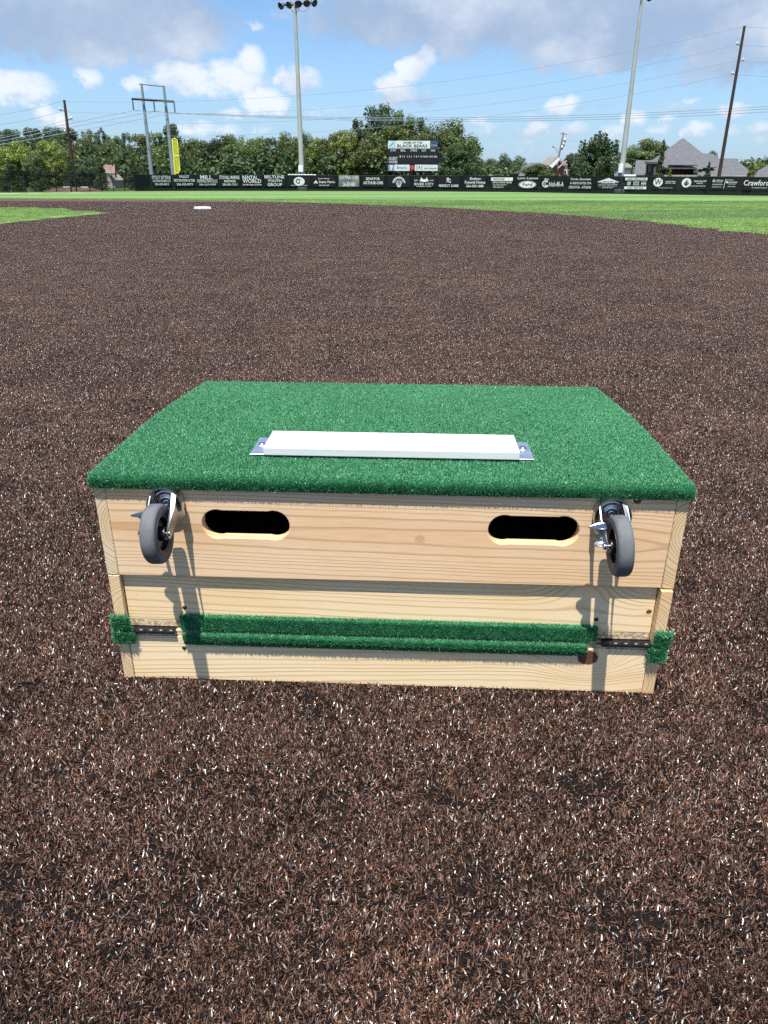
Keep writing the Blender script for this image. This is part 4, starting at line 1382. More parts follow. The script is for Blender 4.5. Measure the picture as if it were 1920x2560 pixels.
# white weathered cap lying along the fence rail by the light pole
a, b = fence_pt(722), fence_pt(792)
cap = thing('rail_cover', 'white lumpy padded cover along the fence top at the left light pole', 'rail cover', (a[0], a[1], 1.39))
for k in range(9):
    t0_, t1_ = k / 9, (k + 0.86) / 9
    pa_, pb_ = (b - a) * t0_, (b - a) * t1_
    tube('pad', [(pa_[0], pa_[1] + .02, 0.015), ((pa_[0] + pb_[0]) / 2, (pa_[1] + pb_[1]) / 2 + .02, 0.03 + 0.01 * math.sin(k * 2.1)), (pb_[0], pb_[1] + .02, 0.012)],
         [0.035, 0.06, 0.035], MT['white_paint'], cap, 8)

# ------------------------------------------------------------------ scoreboard
SY = 84.0
def sb_box(name, x0, y0, x1, y1, mat, dy=0.0, th=0.12, par=None):
    a, b = at(x0, y1, SY), at(x1, y0, SY)
    return box(name, (a[0] - S0[0], dy, a[2] - S0[2]), (b[0] - S0[0], dy + th, b[2] - S0[2]), mat, par)
S0 = at(1031, 440, SY)
S0[2] = 0
sb = thing('scoreboard', 'black baseball scoreboard with white HOME OF THE BLACK BEARS sign behind the fence', 'scoreboard', S0)
def A_(px, py, Y=SY):
    q = at(px, py, Y) - S0
    return (q[0], q[2])
def sbp(name, x0, y0, x1, y1, mat, dy, th):
    (ax0, az1), (ax1, az0) = A_(x0, y0), A_(x1, y1)
    bx = box(name, (ax0, dy, az0), (ax1, dy + th, az1), mat, sb, 0.01)
    return bx, (ax0, az0, ax1 - ax0, az1 - az0, dy)
def sprint(fr, mat, fn, name='lettering'):
    P = Print((fr[0], fr[4], fr[1]), (fr[2], 0, 0), (0, 0, fr[3]), (0, -1, 0), 0.012)
    fn(P)
    return P.build(name, mat, sb)
for px in (985, 1031, 1078):
    x, z = A_(px, 428)
    box('support_post', (x - 0.08, 0.15, 0), (x + 0.08, 0.31, z + 2.5), MT['fence_steel'], sb)
sbp('scoring_panel', 970, 372.5, 1094, 410.5, MT['sb_black'], 0.0, 0.18)
_, fr = sbp('scoring_panel', 970, 389.0, 1094, 410.0, MT['sb_black'], -0.05, 0.04)
sbp('side_extension', 1094.5, 394, 1113, 407, MT['sb_black'], 0.0, 0.15)
_, fw = sbp('name_sign', 988, 352, 1075, 371.5, MT['sb_white'], -0.02, 0.15)
sprint(fw, MT['black_print'], lambda P: (P.text('HOME OF THE', 0.50, 0.77, 0.54, 0.26), P.text('BLACK BEARS', 0.49, 0.34, 0.86, 0.40)))
_, fc = sbp('corner_sign', 970, 352, 987.6, 371.5, MT['sb_cyan'], -0.02, 0.15)
sprint(fc, MT['white_print'], lambda P: (P.ring(0.45, 0.5, 0.33, 0.38), P.line(0.2, 0.2, 0.9, 0.85, 0.12)))
_, fd = sbp('corner_sign', 1075.4, 352, 1094, 371.5, MT['sb_navy'], -0.02, 0.15)
sprint(fd, MT['white_print'], lambda P: (P.text('O BANK', 0.52, 0.42, 0.8, 0.14)))
_, ft = sbp('header_panel', 970, 372.4, 1094, 388.6, MT['sb_black'], -0.05, 0.04)
if True:
    for s, cx, w in (('AT BAT', .105, .12), ('BALL', .305, .10), ('STRIKE', .52, .13), ('OUT', .72, .09), ('H/E', .905, .08)):
        sprint(ft, MT['white_print'], lambda P: P.text(s, cx, 0.78, w, 0.34))
def innings(P):
    for i in range(9):
        P.text(str(i + 1), 0.245 + i * 0.041 + (i // 3) * 0.018, 0.90, 0.018, 0.24)
    for s, cx, w in (('10', .665, .04), ('RUNS', .755, .09), ('HITS', .862, .075), ('ERR', .955, .07)):
        P.text(s, cx, 0.90, w, 0.22)
    P.text('GUEST', 0.105, 0.64, 0.18, 0.40); P.text('HOME', 0.105, 0.22, 0.17, 0.34)
sprint(fr, MT['white_print'], innings)
_, f1 = sbp('sponsor_sign', 970, 411.5, 985, 427.5, MT['sb_blue'], -0.02, 0.12)
sprint(f1, MT['white_print'], lambda P: P.poly([(0.25, 0.9), (0.85, 0.9), (0.62, 0.1), (0.42, 0.1)]))
_, f2 = sbp('sponsor_sign', 985.3, 411.5, 1024, 427.5, MT['sb_white'], -0.02, 0.12)
sprint(f2, MT['blue_print'], lambda P: P.text('Encore', 0.5, 0.55, 0.62, 0.42))
_, f3 = sbp('sponsor_sign', 1025, 411.5, 1036, 427.5, MT['sb_black'], -0.02, 0.12)
sprint(f3, MT['sb_red'], lambda P: P.ring(0.5, 0.55, 0.46, 0.40))
_, f4 = sbp('sponsor_sign', 1037, 411.5, 1094, 427.5, MT['sb_white'], -0.02, 0.12)
sprint(f4, MT['black_print'], lambda P: (P.text('[ A ]', 0.2, 0.5, 0.24, 0.6), P.text('FIRST AVENUE', 0.68, 0.4, 0.54, 0.22)))

# ------------------------------------------------------------------ poles
def rel(p, o): return tuple(np.array(p) - np.array(o))

def light_pole(label, px_b, px_t, py_t, Y, r0, r1, lamps, arm, cab=None, lamp_r=0.42):
    b = at(px_b, 470, Y); b[2] = 0
    t_ = at(px_t, py_t, Y)
    o = thing('light_pole', label, 'light pole', b, 'tall stadium light poles behind the fence')
    tp = rel(t_, b)
    tube('pole', [(0, 0, 0), (tp[0] * .5, 0, tp[2] * .5), tp], [r0, (r0 + r1) / 2, r1], MT['concrete_pole'], o, 16)
    lathe('footing', [(0, r0 * 1.7), (0.35, r0 * 1.7), (0.35, 0)], (0, 0, 0), (0, 0, 1), MT['white_paint'], o, 16)
    ar = [rel(at(x, y, Y), b) for x, y in arm]
    tube('crossarm', ar, 0.085, MT['fence_steel'], o, 8)
    for (x, y, dxn) in lamps:
        q = Vector(rel(at(x, y, Y - 0.25), b))
        ax_ = Vector((dxn, -1.0, -0.75)).normalized()
        lp = lathe('floodlight', [(-0.50, 0.0), (-0.49, 0.12), (-0.30, 0.17), (-0.18, 0.30), (-0.03, lamp_r), (0.0, lamp_r)], q, ax_, MT['galv'], o, 20)
        lathe('reflector', [(0.0, lamp_r), (-0.02, lamp_r * .9), (-0.12, 0.26), (-0.20, 0.10), (-0.2, 0.0)], q + ax_ * 0.004, ax_, MT['lamp_dark'], lp, 20)
    return o, b
lp1, b1 = light_pole('tall grey pole with five round floodlights left of the scoreboard', 756, 737, 6, 79, 0.27, 0.13,
                     [(701, 15, -0.9), (722, 13, -0.45), (746, 10, 0.1), (767, 9, 0.3), (787, 8, 1.1)], [(696, 13), (737, 11), (790, 5)], lamp_r=0.30)
for (xa, ya, xb, yb) in ((738, 37, 725, 20), (739, 37, 749, 17)):
    tube('brace', [rel(at(xa, ya, 79), b1), rel(at(xb, yb, 79), b1)], 0.03, MT['steel_pole'], lp1, 6)
tube('cable', [rel(at(x, y, 78.8), b1) for x, y in ((747, 26), (755, 29), (763, 28), (771, 21), (776, 11))], 0.014, MT['fence_steel'], lp1, 6)
a, c_ = rel(at(746, 430, 78.6), b1), rel(at(757, 414, 78.6), b1)
box('meter_box', (a[0], a[1], a[2]), (c_[0], c_[1] + .25, c_[2]), MT['white_paint'], lp1, 0.02)
box('driver_box', (tp0 := rel(at(737, 20, 78.7), b1))[:1] + (tp0[1], tp0[2]), (tp0[0] + .25, tp0[1] + .25, tp0[2] + .5), MT['fence_steel'], lp1, 0.02)
lp2, b2 = light_pole('tall pale pole at the right beside the dark round tree', 1549, 1607, -22, 74, 0.27, 0.11,
                     [(1570, -14, -0.5), (1598, -14, -0.2), (1626, -6, 0.6)], [(1566, -14), (1605, -15), (1632, -12)], lamp_r=0.30)
a, c_ = rel(at(1546, 432, 73.5), b2), rel(at(1559, 410, 73.5), b2)
box('meter_box', a, (c_[0], c_[1] + .3, c_[2]), MT['white_paint'], lp2, 0.02)
a, c_ = rel(at(1545, 452, 73.6), b2), rel(at(1555, 433, 73.6), b2)
box('control_cabinet', a, (c_[0], c_[1] + .3, c_[2]), MT['steel_pole'], lp2, 0.02)

# parked white shape by the right light pole: a covered golf cart roof
q = at(1569, 441, 84)
gc = thing('golf_cart', 'white golf cart roof showing over the fence beside the right light pole', 'golf cart', (q[0], q[1], 0))
box('roof', (-0.62, -0.8, q[2] - 0.12), (0.62, 0.9, q[2] + 0.16), MT['white_paint'], gc, 0.07, 3)
box('body', (-0.6, -1.2, 0.3), (0.6, 1.2, 0.8), MT['white_paint'], gc, 0.1, 2)
box('seat', (-0.55, -0.1, 0.8), (0.55, 0.3, 1.1), MT['black_plastic'], gc, 0.04, 2)
for sx in (-1, 1):
    for sy in (-1, 1):
        tube('roof_post', [(sx * 0.56, sy * 0.7, 0.75), (sx * 0.56, sy * 0.7, q[2] - 0.1)], 0.02, MT['fence_steel'], gc, 6)
        lathe('wheel', [(-0.1, 0), (-0.1, 0.2), (-0.07, 0.23), (0.07, 0.23), (0.1, 0.2), (0.1, 0)], (sx * 0.55, sy * 0.8, 0.23), (1, 0, 0), MT['black_plastic'], gc, 16)

# H-frame transmission structure
Yh = 88.0
bh = at(381, 460, Yh); bh[2] = 0
hf = thing('transmission_pylon', 'two legged grey steel power pylon with crossbars behind the left fence', 'pylon', bh)
def hp(px, py, d=0): return rel(at(px, py, Yh + d), bh)
for (x0, y0, x1, y1) in ((383, 470, 353.5, 209), (437, 470, 409, 214)):
    base_ = np.array(hp(x0, y0)); top_ = np.array(hp(x1, y1))
    base_[2] = 0
    tube('leg', [base_, top_], [0.25, 0.12], MT['steel_pole'], hf, 12)
tube('crossbar', [hp(348, 210), hp(412, 216)], 0.065, MT['insul'], hf, 8)
tube('crossbar', [hp(329, 247, -0.4), hp(435.5, 254, -0.4)], 0.11, MT['fence_steel'], hf, 8)
for (x0, y0, x1, y1) in ((331, 249, 334, 275.5), (384, 252, 387, 278), (435, 256, 437.5, 281)):
    p0, p1 = Vector(hp(x0, y0, -0.4)), Vector(hp(x1, y1, -0.4))
    d = p1 - p0
    prof = []
    n = 12
    for k in range(n):
        prof += [(d.length * k / n, 0.045), (d.length * (k + .5) / n, 0.095)]
    lathe('insulator', [(0, 0)] + prof + [(d.length, 0)], p0, d, MT['insul'], hf, 10)

def wood_pole(label, pts, Y, r0, r1, mat, arms, group=None, name='utility_pole'):
    (xb, yb), (xt, yt) = pts
    b = at(xb, yb, Y); b[2] = 0
    o = thing(name, label, 'utility pole', b, group)
    tube('pole', [(0, 0, 0), rel(at(xt, yt, Y), b)], [r0, r1], mat, o, 12)
    for (x, y, s) in arms:
        q = np.array(rel(at(x, y, Y), b))
        tube('bracket', [q, q + np.array([s * 0.45, -0.1, 0.05])], 0.05, MT['insul'], o, 6)
        lathe('insulator', [(0, 0), (0.02, .09), (0.12, .06), (0.14, .1), (0.26, .07), (0.3, 0)], q + np.array([s * 0.45, -0.1, -0.02]), (0, 0, 1), MT['white_paint'], o, 10)
    return o, b
g_up = 'dark brown wooden power line poles'
wood_pole('leaning dark brown wooden pole at the far left behind the chain link fence', ((189, 476), (160.5, 250)), 80, 0.19, 0.11, MT['wood_pole'], [(163.5, 277, -1), (168.5, 299, 1), (176, 332, -1)], g_up)
wood_pole('tall dark brown wooden pole in front of the large grey roof', ((1791, 478), (1861.5, 65)), 90, 0.20, 0.13, MT['wood_pole'], [(1852, 113, -1), (1846, 153, 1), (1840, 187, -1)], g_up)
dp, bd = wood_pole('distant weathered grey utility pole with crossarm beside the white gabled house', ((1384, 440), (1409, 331)), 150, 0.22, 0.14, MT['grey_wood'], [])
def dq(px, py, d=0): return rel(at(px, py, 150 + d), bd)
tube('crossarm', [dq(1401, 334), dq(1418, 336)], 0.08, MT['grey_wood'], dp, 6)
tube('lamp_arm', [dq(1396, 383), dq(1391, 374), dq(1384, 367)], 0.05, MT['galv'], dp, 6)
tube('lamp_head', [dq(1386, 368), dq(1381, 366)], 0.14, MT['galv'], dp, 8)
for (x, y) in ((1407, 352), (1404, 362), (1400, 370)):
    lathe('transformer', [(0, 0), (0, .22), (.62, .22), (.68, 0)], Vector(dq(x, y)) + Vector((0.3, -0.2, -0.3)), (0, 0, 1), MT['galv'], dp, 12)

# foul pole
bf = fence_pt(441)
fy = bf[1] + 0.25
fpb = at(441, 470, fy); fpb[2] = 0
fp = thing('foul_pole', 'bright yellow foul pole with a mesh wing at the left end of the banners', 'foul pole', fpb)
def fq(px, py, d=0): return rel(at(px, py, fy + d), fpb)
tube('pole', [(0, 0, 0), fq(430.8, 346.5)], 0.075, MT['yellow'], fp, 12)
ws = [(433, 347), (437, 346), (443, 351), (450.5, 424), (446.5, 432.5), (440.5, 433.5)]
tube('wing_frame', [fq(*p_) for p_ in ws], 0.04, MT['yellow'], fp, 8)
tube('wing_brace', [fq(438, 390.5), fq(446.5, 390.5)], 0.04, MT['yellow'], fp, 8)
V = [fq(*p_) for p_ in ws]
V2 = [(v[0], v[1] + 0.012, v[2]) for v in V]
n = len(V)
mesh('wing_mesh', V + V2, [tuple(range(n)), tuple(range(n, 2 * n))[::-1]] + [(i, (i + 1) % n, n + (i + 1) % n, n + i) for i in range(n)], MT['yellow_mesh'], fp)

# ------------------------------------------------------------------ power lines
def wire(pts, Ya, Yb, label, rad=0.013, mat='wire', ext=(0, 0)):
    xs = np.array([p_[0] for p_ in pts], float)
    ys_ = np.array([p_[1] for p_ in pts], float)
    deg = 2 if len(pts) > 2 else 1
    co = np.polyfit((xs - 960) / 960, ys_, deg)
    X = np.linspace(xs[0] - ext[0], xs[-1] + ext[1], 26)
    P = []
    for x in X:
        t_ = (x - xs[0]) / (xs[-1] - xs[0])
        P.append(at(x, np.polyval(co, (x - 960) / 960), Ya + (Yb - Ya) * t_))
    o0 = P[0].copy()
    ob = tube('power_line', [p_ - o0 for p_ in P], rad, MT[mat], None, 5)
    ob.location = tuple(o0)
    tag(ob, label, 'power line', 'overhead power lines')
    return ob
wire([(161, 251), (600, 254), (960, 219), (1500, 138), (1858, 70)], 80, 90, 'topmost thin wire running between the two dark wooden poles')
wire([(160, 277), (600, 286), (960, 260), (1500, 180), (1851, 113)], 80, 90, 'second wire from the top between the two dark wooden poles')
wire([(170, 299), (600, 312), (1022, 281), (1500, 216), (1846, 153)], 80, 90, 'third wire from the top between the two dark wooden poles')
wire([(176, 332), (600, 345), (1100, 302), (1500, 245), (1840, 187)], 80, 90, 'lowest wire between the two dark wooden poles')
for k, (y0, y1, nm) in enumerate(((68, 70.5, 'topmost'), (113, 117, 'second'), (153, 157, 'third'), (187, 192, 'lowest'))):
    wire([(1861 - k * 7, y0), (1920, y1)], 90, 88, nm + ' wire leaving the right wooden pole towards the picture edge', ext=(0, 60))
for k, (pt, y1, nm) in enumerate((((161, 251), 287, 'topmost'), ((159, 277), 312, 'second'), ((170, 299), 341, 'third'))):
    wire([(0, y1), (80, (y1 + pt[1]) / 2 + 3), pt], 76, 80, nm + ' wire from the left wooden pole to the left picture edge', ext=(60, 0))
wire([(0, 346), (178, 308), (334, 276)], 82, 88, 'heavy wire from the left insulator of the pylon to the left edge', 0.024, ext=(60, 0))
wire([(0, 353), (178, 318), (387, 278.5)], 82, 88, 'heavy wire from the middle insulator of the pylon to the left edge', 0.024, ext=(60, 0))
wire([(0, 362), (184, 329), (437.5, 281.5)], 82, 88, 'heavy wire from the right insulator of the pylon to the left edge', 0.024, ext=(60, 0))
wire([(334, 276), (600, 288), (960, 294), (1500, 286), (1920, 266)], 88, 98, 'upper heavy wire from the pylon running right across the sky', 0.024, ext=(0, 60))
wire([(387, 278.5), (600, 290), (960, 298), (1500, 292), (1920, 272)], 88, 97, 'middle heavy wire from the pylon running right across the sky', 0.024, ext=(0, 60))
wire([(437.5, 281.5), (600, 293), (960, 302), (1500, 297), (1920, 280)], 88, 96, 'lower heavy wire from the pylon running right across the sky', 0.024, ext=(0, 60))
wire([(1409, 345), (1480, 364), (1640, 384), (1800, 394), (1920, 400)], 128, 88, 'upper pale wire crossing in front of the grey roof', 0.016, 'wire_light', ext=(0, 60))
wire([(1407, 362), (1500, 388), (1640, 404), (1920, 420)], 128, 88, 'lower pale wire crossing in front of the grey roof', 0.012, 'wire_light', ext=(0, 60))

# ------------------------------------------------------------------ trees
def leaf_cloud(centres, radii, n, size, sd, flat=0.8, squash=1.0, up=0.3):
    g_ = np.random.default_rng(sd)
    centres = np.array(centres); radii = np.array(radii)
    pr = radii ** 2 / (radii ** 2).sum()
    bi = g_.choice(len(centres), n, p=pr)
    d = g_.normal(0, 1, (n, 3))
    d /= np.linalg.norm(d, axis=1)[:, None]
    rr_ = radii[bi] * g_.uniform(0.4, 1.3, n) ** 0.7
    P = centres[bi] + d * rr_[:, None] * np.array([1, 1, squash])
    nn = d * flat + g_.normal(0, 0.6, (n, 3)) + np.array([0, 0, up])
    nn /= np.linalg.norm(nn, axis=1)[:, None]
    t1 = np.cross(nn, g_.normal(0, 1, (n, 3)))
    t1 /= np.linalg.norm(t1, axis=1)[:, None]
    t2 = np.cross(nn, t1)
    s = (g_.uniform(0.6, 1.35, n) * size)[:, None]
    V = np.stack([P - t1 * s * .5, P + t2 * s * .42, P + t1 * s * .5, P - t2 * s * .42], 1).reshape(-1, 3)
    b = (np.arange(n) * 4)[:, None]
    return V, b + np.array([[0, 1, 2, 3]])

def crown_mesh(kind, sd, n=5200, size=0.19):
    """crowns are modelled about 6 m wide and 7 m tall, then scaled"""
    g_ = np.random.default_rng(sd)
    C, Rr = [], []
    if kind == 'round':
        for _ in range(95):
            d = g_.normal(0, 1, 3); d /= np.linalg.norm(d)
            k = g_.uniform(0.25, 0.92)
            z = d[2] * k
            wz = 1.0 if z < 0.2 else 1.0 - (z - 0.2) * 0.35
            C.append((d[0] * k * 2.35 * wz, d[1] * k * 2.35 * wz, 3.5 + z * 2.95)); Rr.append(g_.uniform(0.35, 0.75))
    elif kind == 'tall':
        for _ in range(90):
            z = g_.uniform(0.0, 1.0)
            w = 2.3 * math.sin(math.pi * (0.25 + z * 0.60)) ** 0.8
            a = g_.uniform(0, 6.28); k = math.sqrt(g_.random())
            C.append((math.cos(a) * w * k, math.sin(a) * w * k, 0.6 + z * 5.9 + 0.7 * math.sin(a * 3 + sd) * z)); Rr.append(g_.uniform(0.3, 0.65))
    elif kind == 'pine':
        for _ in range(60):
            z = g_.uniform(0.15, 1.0) ** 0.7
            w = 2.2 * (1.25 - z) ** 0.5
            a = g_.uniform(0, 6.28); k = g_.uniform(0.3, 1)
            C.append((math.cos(a) * w * k, math.sin(a) * w * k, z * 6.6)); Rr.append(g_.uniform(0.35, 0.65))
    elif kind == 'cone':
        for i in range(70):
            z = (i + 0.5) / 70
            w = 1.9 * (1 - z) ** 0.8 + 0.12
            a = g_.uniform(0, 6.28); k = g_.uniform(0.45, 0.9)
            C.append((math.cos(a) * w * k, math.sin(a) * w * k, 0.2 + z * 6.7)); Rr.append(0.30 + 0.40 * (1 - z))
    elif kind == 'column':
        for i in range(60):
            z = (i + 0.5) / 60
            w = 1.0 * (1 - z ** 2.2) + 0.15
            a = g_.uniform(0, 6.28); k = g_.uniform(0.3, 0.85)
            C.append((math.cos(a) * w * k, math.sin(a) * w * k, 0.2 + z * 6.8)); Rr.append(0.5 - 0.32 * z)
    elif kind == 'spiky':
        for _ in range(44):
            d = g_.normal(0, 1, 3); d /= np.linalg.norm(d); k = g_.uniform(0.3, 0.95)
            C.append((d[0] * k * 2.4, d[1] * k * 2.4, 3.0 + d[2] * k * 2.6)); Rr.append(g_.uniform(0.4, 0.8))
        for _ in range(26):
            a = g_.uniform(0, 6.28); k = g_.uniform(0, 2.4); h0 = 5.0 - k * 0.55
            for j in range(4):
                C.append((math.cos(a) * k, math.sin(a) * k, h0 + j * 0.42)); Rr.append(0.34 - j * 0.06)
    V, Fq = leaf_cloud(C, Rr, n, size, sd + 1, squash=0.85 if kind != 'cone' else 1.0)
    me_ = fast_mesh('crown', V, Fq, 4)
    return me_
def trunk_mesh(sd):
    g_ = random.Random(sd)
    bm = bmesh.new()
    add_tube(bm, [(0, 0, 0), (0.08, 0.05, 1.6), (0.02, -0.05, 3.2), (0.1, 0.05, 5.2)], [0.24, 0.19, 0.14, 0.05], 8)
    for k in range(6):
        a = k * 1.05 + g_.random()
        z = 1.4 + k * 0.5
        L = 1.7 - k * 0.12
        add_tube(bm, [(0.05, 0, z), (math.cos(a) * L * .5, math.sin(a) * L * .5, z + 0.6), (math.cos(a) * L, math.sin(a) * L, z + 1.3)], [0.10, 0.07, 0.03], 6)
    me_ = bpy.data.meshes.new('trunk')
    bm.to_mesh(me_); bm.free()
    me_.materials.append(MT['bark'])
    return me_
CR = {}
for kd, cnt in (('round', 4), ('tall', 3), ('pine', 3), ('cone', 2), ('column', 1), ('spiky', 1)):
    for i in range(cnt):
        CR[kd, i] = crown_mesh(kd, 100 + 17 * i + len(kd), n=13000 if kd in ('round', 'tall', 'spiky') else 8000, size=0.185 if kd != 'cone' else 0.19)
EXT = {}
for k_, me_ in CR.items():
    co_ = np.empty(len(me_.vertices) * 3, dtype=np.float32)
    me_.vertices.foreach_get('co', co_)
    co_ = co_.reshape(-1, 3)
    EXT[k_] = (np.percentile(co_[:, 2], 99.7), np.percentile(np.hypot(co_[:, 0], co_[:, 1]), 96) * 2)
TR = [trunk_mesh(i) for i in range(3)]
_mc = {}
def crown_with(kd, i, mat):
    k = (kd, i, mat)
    if k not in _mc:
        me_ = CR[kd, i].copy()
        me_.materials.append(MT[mat])
        _mc[k] = me_
    return _mc[k]
_tn = [0]
def tree(kd, px, py_top, width_px, Y, mat, label, group=None, zb=0.0, name=None):
    """zb: height of the crown's foot above the ground"""
    top = at(px, py_top, Y)
    H = top[2]
    wm = width_px / 2040.0 * Y * {'round': 1.28, 'tall': 1.28, 'pine': 1.15}.get(kd, 1.0)
    full = {'round': 6.1, 'tall': 5.6, 'pine': 5.2, 'cone': 4.3, 'column': 2.6, 'spiky': 5.9}[kd]
    i = _tn[0] % len([1 for k in CR if k[0] == kd])
    _tn[0] += 1
    nm = name or {'pine': 'pine_tree', 'cone': 'conifer', 'column': 'cypress_tree'}.get(kd, 'tree')
    o = thing(nm, label, 'tree' if kd != 'cone' else 'conifer', (top[0], Y, 0), group)
    c = bpy.data.objects.new('crown', crown_with(kd, i, mat))
    COL.objects.link(c)
    c.parent = o
    hgt, full = EXT[kd, i]
    c.scale = (wm / full, wm / full, (H - zb) / hgt)
    c.location = (0, 0, zb)
    c.rotation_euler = (0, 0, _tn[0] * 2.4)
    t_ = bpy.data.objects.new('trunk', TR[_tn[0] % 3])
    COL.objects.link(t_)
    t_.parent = o
    t_.scale = (min(wm / full, 1.4), min(wm / full, 1.4), H / 7.4)
    return o

